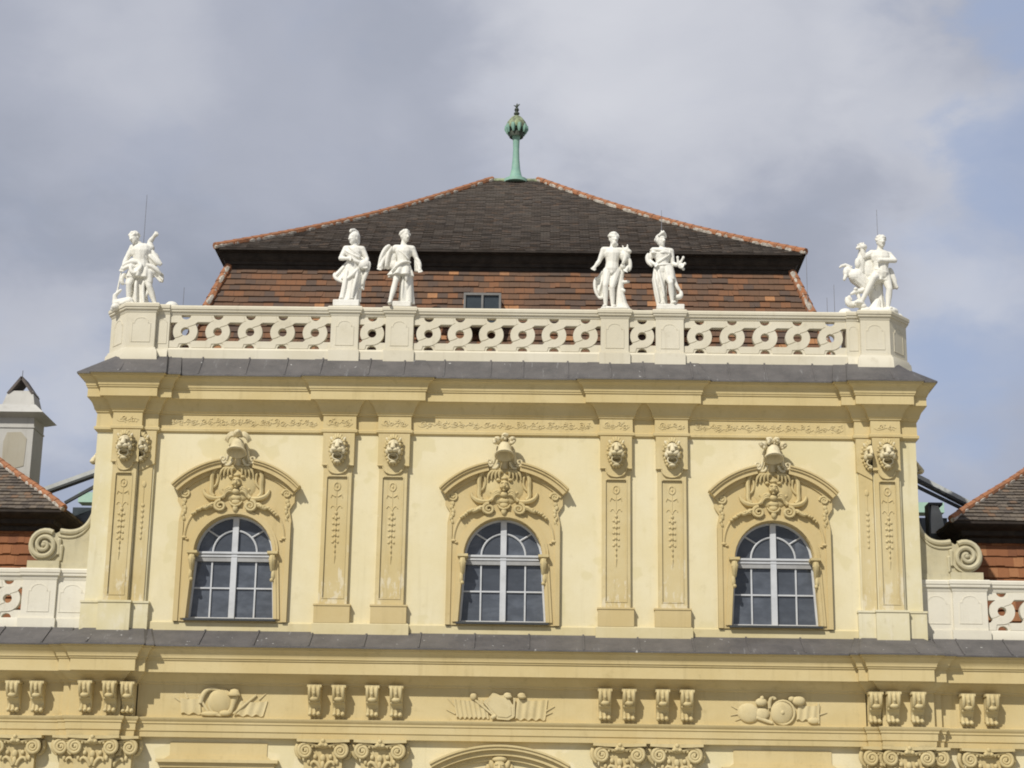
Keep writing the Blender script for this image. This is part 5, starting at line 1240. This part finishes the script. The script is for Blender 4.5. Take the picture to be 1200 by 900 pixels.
fold(m, [(-.5, -.1, 1.0), (-.58, -.14, .86), (-.6, -.12, .7), (-.5, -.1, .66)], .06); fold(m, [(-.14, -.14, .8), (-.16, -.2, .6), (-.12, -.2, .3), (-.1, -.2, .08)], .05); fold(m, [(.06, -.1, .8), (.04, -.16, .6), (.06, -.14, .3), (.12, -.18, .08)], .05); fold(m, [(.16, 0, .6), (.2, -.05, .45), (.14, -.06, .35), (.1, -.05, .3)], .05)
carve(m, 'drapery', o)
m = MB()                                              # hound: low body, neck stretched up
m.cap((-.30, -.20, .12), (-.66, -.18, .06), .14, .12); m.cap((-.66, -.18, .06), (-.74, -.18, -.10), .10, .08); m.cap((-.70, -.18, .08), (-.72, -.18, .30), .085, .062); m.cap((-.72, -.18, .30), (-.58, -.2, .44), .062, .045); m.cap((-.60, -.2, .42), (-.54, -.22, .46), .04, .028); m.cap((-.66, -.16, .38), (-.70, -.15, .46), .025, .012)
m.cap((-.4, -.28, .08), (-.5, -.3, .02), .06, .05); m.cap((-.30, -.2, .12), (-.2, -.24, .04), .1, .07); m.ell((-.66, -.2, -.05), (.14, .14, .1)); carve(m, 'hound', o)
m = MB(); m.tube([(-.58, -.14, 1.18), (-.63, -.12, .8), (-.68, -.1, .42)], [.022, .026, .03], seg=8); m.ell((-.67, -.1, .40), (.045, .04, .06)); carve(m, 'staff', o, .014)

# --- rightmost: man wrestling a rearing winged beast
o = statue(10.45, .36, 'rightmost white statue, man striding and wrestling a rearing beast on its left'); 
J = dict(head=(.17, -.04, 2.22), neck=(.14, 0, 2.02), shL=(-.10, -.02, 1.84), shR=(.38, .0, 1.80), elL=(-.34, -.06, 1.72), haL=(-.40, -.10, 1.98), elR=(.52, -.14, 1.60), haR=(.12, -.26, 1.56),
         hipL=(.0, .0, 1.16), hipR=(.26, .0, 1.16), knL=(-.12, -.30, 1.02), anL=(-.48, -.20, .34), knR=(.34, -.12, .76), anR=(.28, -.05, .20), turn=.15, ftL=(-.16, -.10, 0), g=1.1)
m = MB(); figure(m, J); curls(m, J['hm'], .04, 26, seed=11); m.ell((.05, -.16, 1.24), (.09, .08, .08)); carve(m, 'body', o)
m = MB()
skirt(m, [(.12, .02, 1.42, .19, .16), (.12, .02, 1.26, .22, .18), (.12, 0, 1.10, .26, .20), (.12, .0, 1.0, .27, .2)], 7, .12, .3)
cloth(m, [(.20, .12, 1.46), (.40, .12, 1.40)], [(.44, .14, .86), (.62, .12, .82), (.60, .12, 1.0)], 3, .05, .04)
fold(m, [(.36, .06, 1.4), (.46, .06, 1.3), (.46, .06, 1.1), (.62, .06, .84)], .05); fold(m, [(.38, .06, 1.44), (.5, .06, 1.4), (.48, .06, 1.2), (.58, .06, 1.05)], .045); fold(m, [(-.05, -.12, 1.36), (.05, -.22, 1.3), (.16, -.22, 1.2), (.3, -.16, 1.24)], .05)
skirt(m, [(.04, .10, 1.1, .16, .12), (.04, .10, .7, .15, .12), (.06, .10, .4, .16, .13), (.06, .10, .1, .2, .15)], 5, .15, .9)
carve(m, 'drapery', o)
m = MB()                                              # beast: barrel chest, neck and head to the left, second raised head above, clawed legs
m.cap((-.56, .05, 1.16), (-.24, .05, .84), .22, .17); m.ell((-.58, .0, 1.18), (.22, .18, .20)); m.cap((-.62, .04, 1.22), (-.80, .0, 1.34), .14, .10); m.ell((-.86, -.03, 1.26), (.085, .09, .16)); m.cap((-.88, -.06, 1.14), (-.92, -.08, 1.04), .06, .045)
m.tube([(-.74, .0, 1.44), (-.86, .0, 1.50), (-.98, -.02, 1.46), (-1.04, -.03, 1.40)], [.06, .055, .045, .025], seg=8); m.cap((-.76, 0, 1.4), (-.68, .02, 1.46), .06, .03)
m.cap((-.46, .06, 1.30), (-.40, .02, 1.70), .15, .13); m.cap((-.40, .02, 1.70), (-.36, .0, 1.98), .12, .10); m.ell((-.36, -.06, 2.02), (.13, .13, .10)); m.cap((-.42, -.08, 2.02), (-.52, -.10, 1.98), .07, .05); m.cap((-.34, .0, 2.08), (-.32, .0, 2.18), .04, .02); m.cap((-.46, .0, 2.06), (-.50, .0, 2.12), .035, .018)
m.ell((-.52, -.06, 1.54), (.09, .09, .16)); m.ell((-.20, .08, 1.48), (.22, .14, .36)); m.ell((-.05, .10, 1.1), (.24, .12, .3)); m.cap((-.30, .05, .9), (-.10, .08, .7), .17, .13); m.cap((-.1, .08, .7), (.0, .1, .25), .14, .12)
m.cap((-.42, -.05, .72), (-.64, -.10, .66), .085, .065); m.cap((-.64, -.1, .66), (-.74, -.12, .60), .06, .04); m.ell((-.62, -.14, .74), (.06, .06, .05))
m.tube(bez((-.40, .0, .5), (-.62, -.05, .25), (-.88, -.06, .2), (-.86, -.06, .52), 9), [.07, .09, .1, .1, .1, .1, .095, .09, .075, .05], seg=9); m.cap((-.80, -.08, .52), (-.74, -.1, .44), .05, .03); m.cap((-.60, -.12, .3), (-.42, -.16, .22), .10, .09)
m.cap((-.56, -.05, .66), (-.50, -.08, .42), .06, .05); carve(m, 'beast', o)
m = MB(); m.ell((.05, 0, .06), (.50, .30, .16)); m.ell((.30, -.05, .10), (.28, .24, .14)); m.cap((-.1, 0, .1), (.0, .05, .4), .2, .14); m.ell((-.36, -.05, .10), (.22, .2, .14)); m.ell((.55, .15, -.0), (.2, .2, .12)); carve(m, 'rock_base', o)
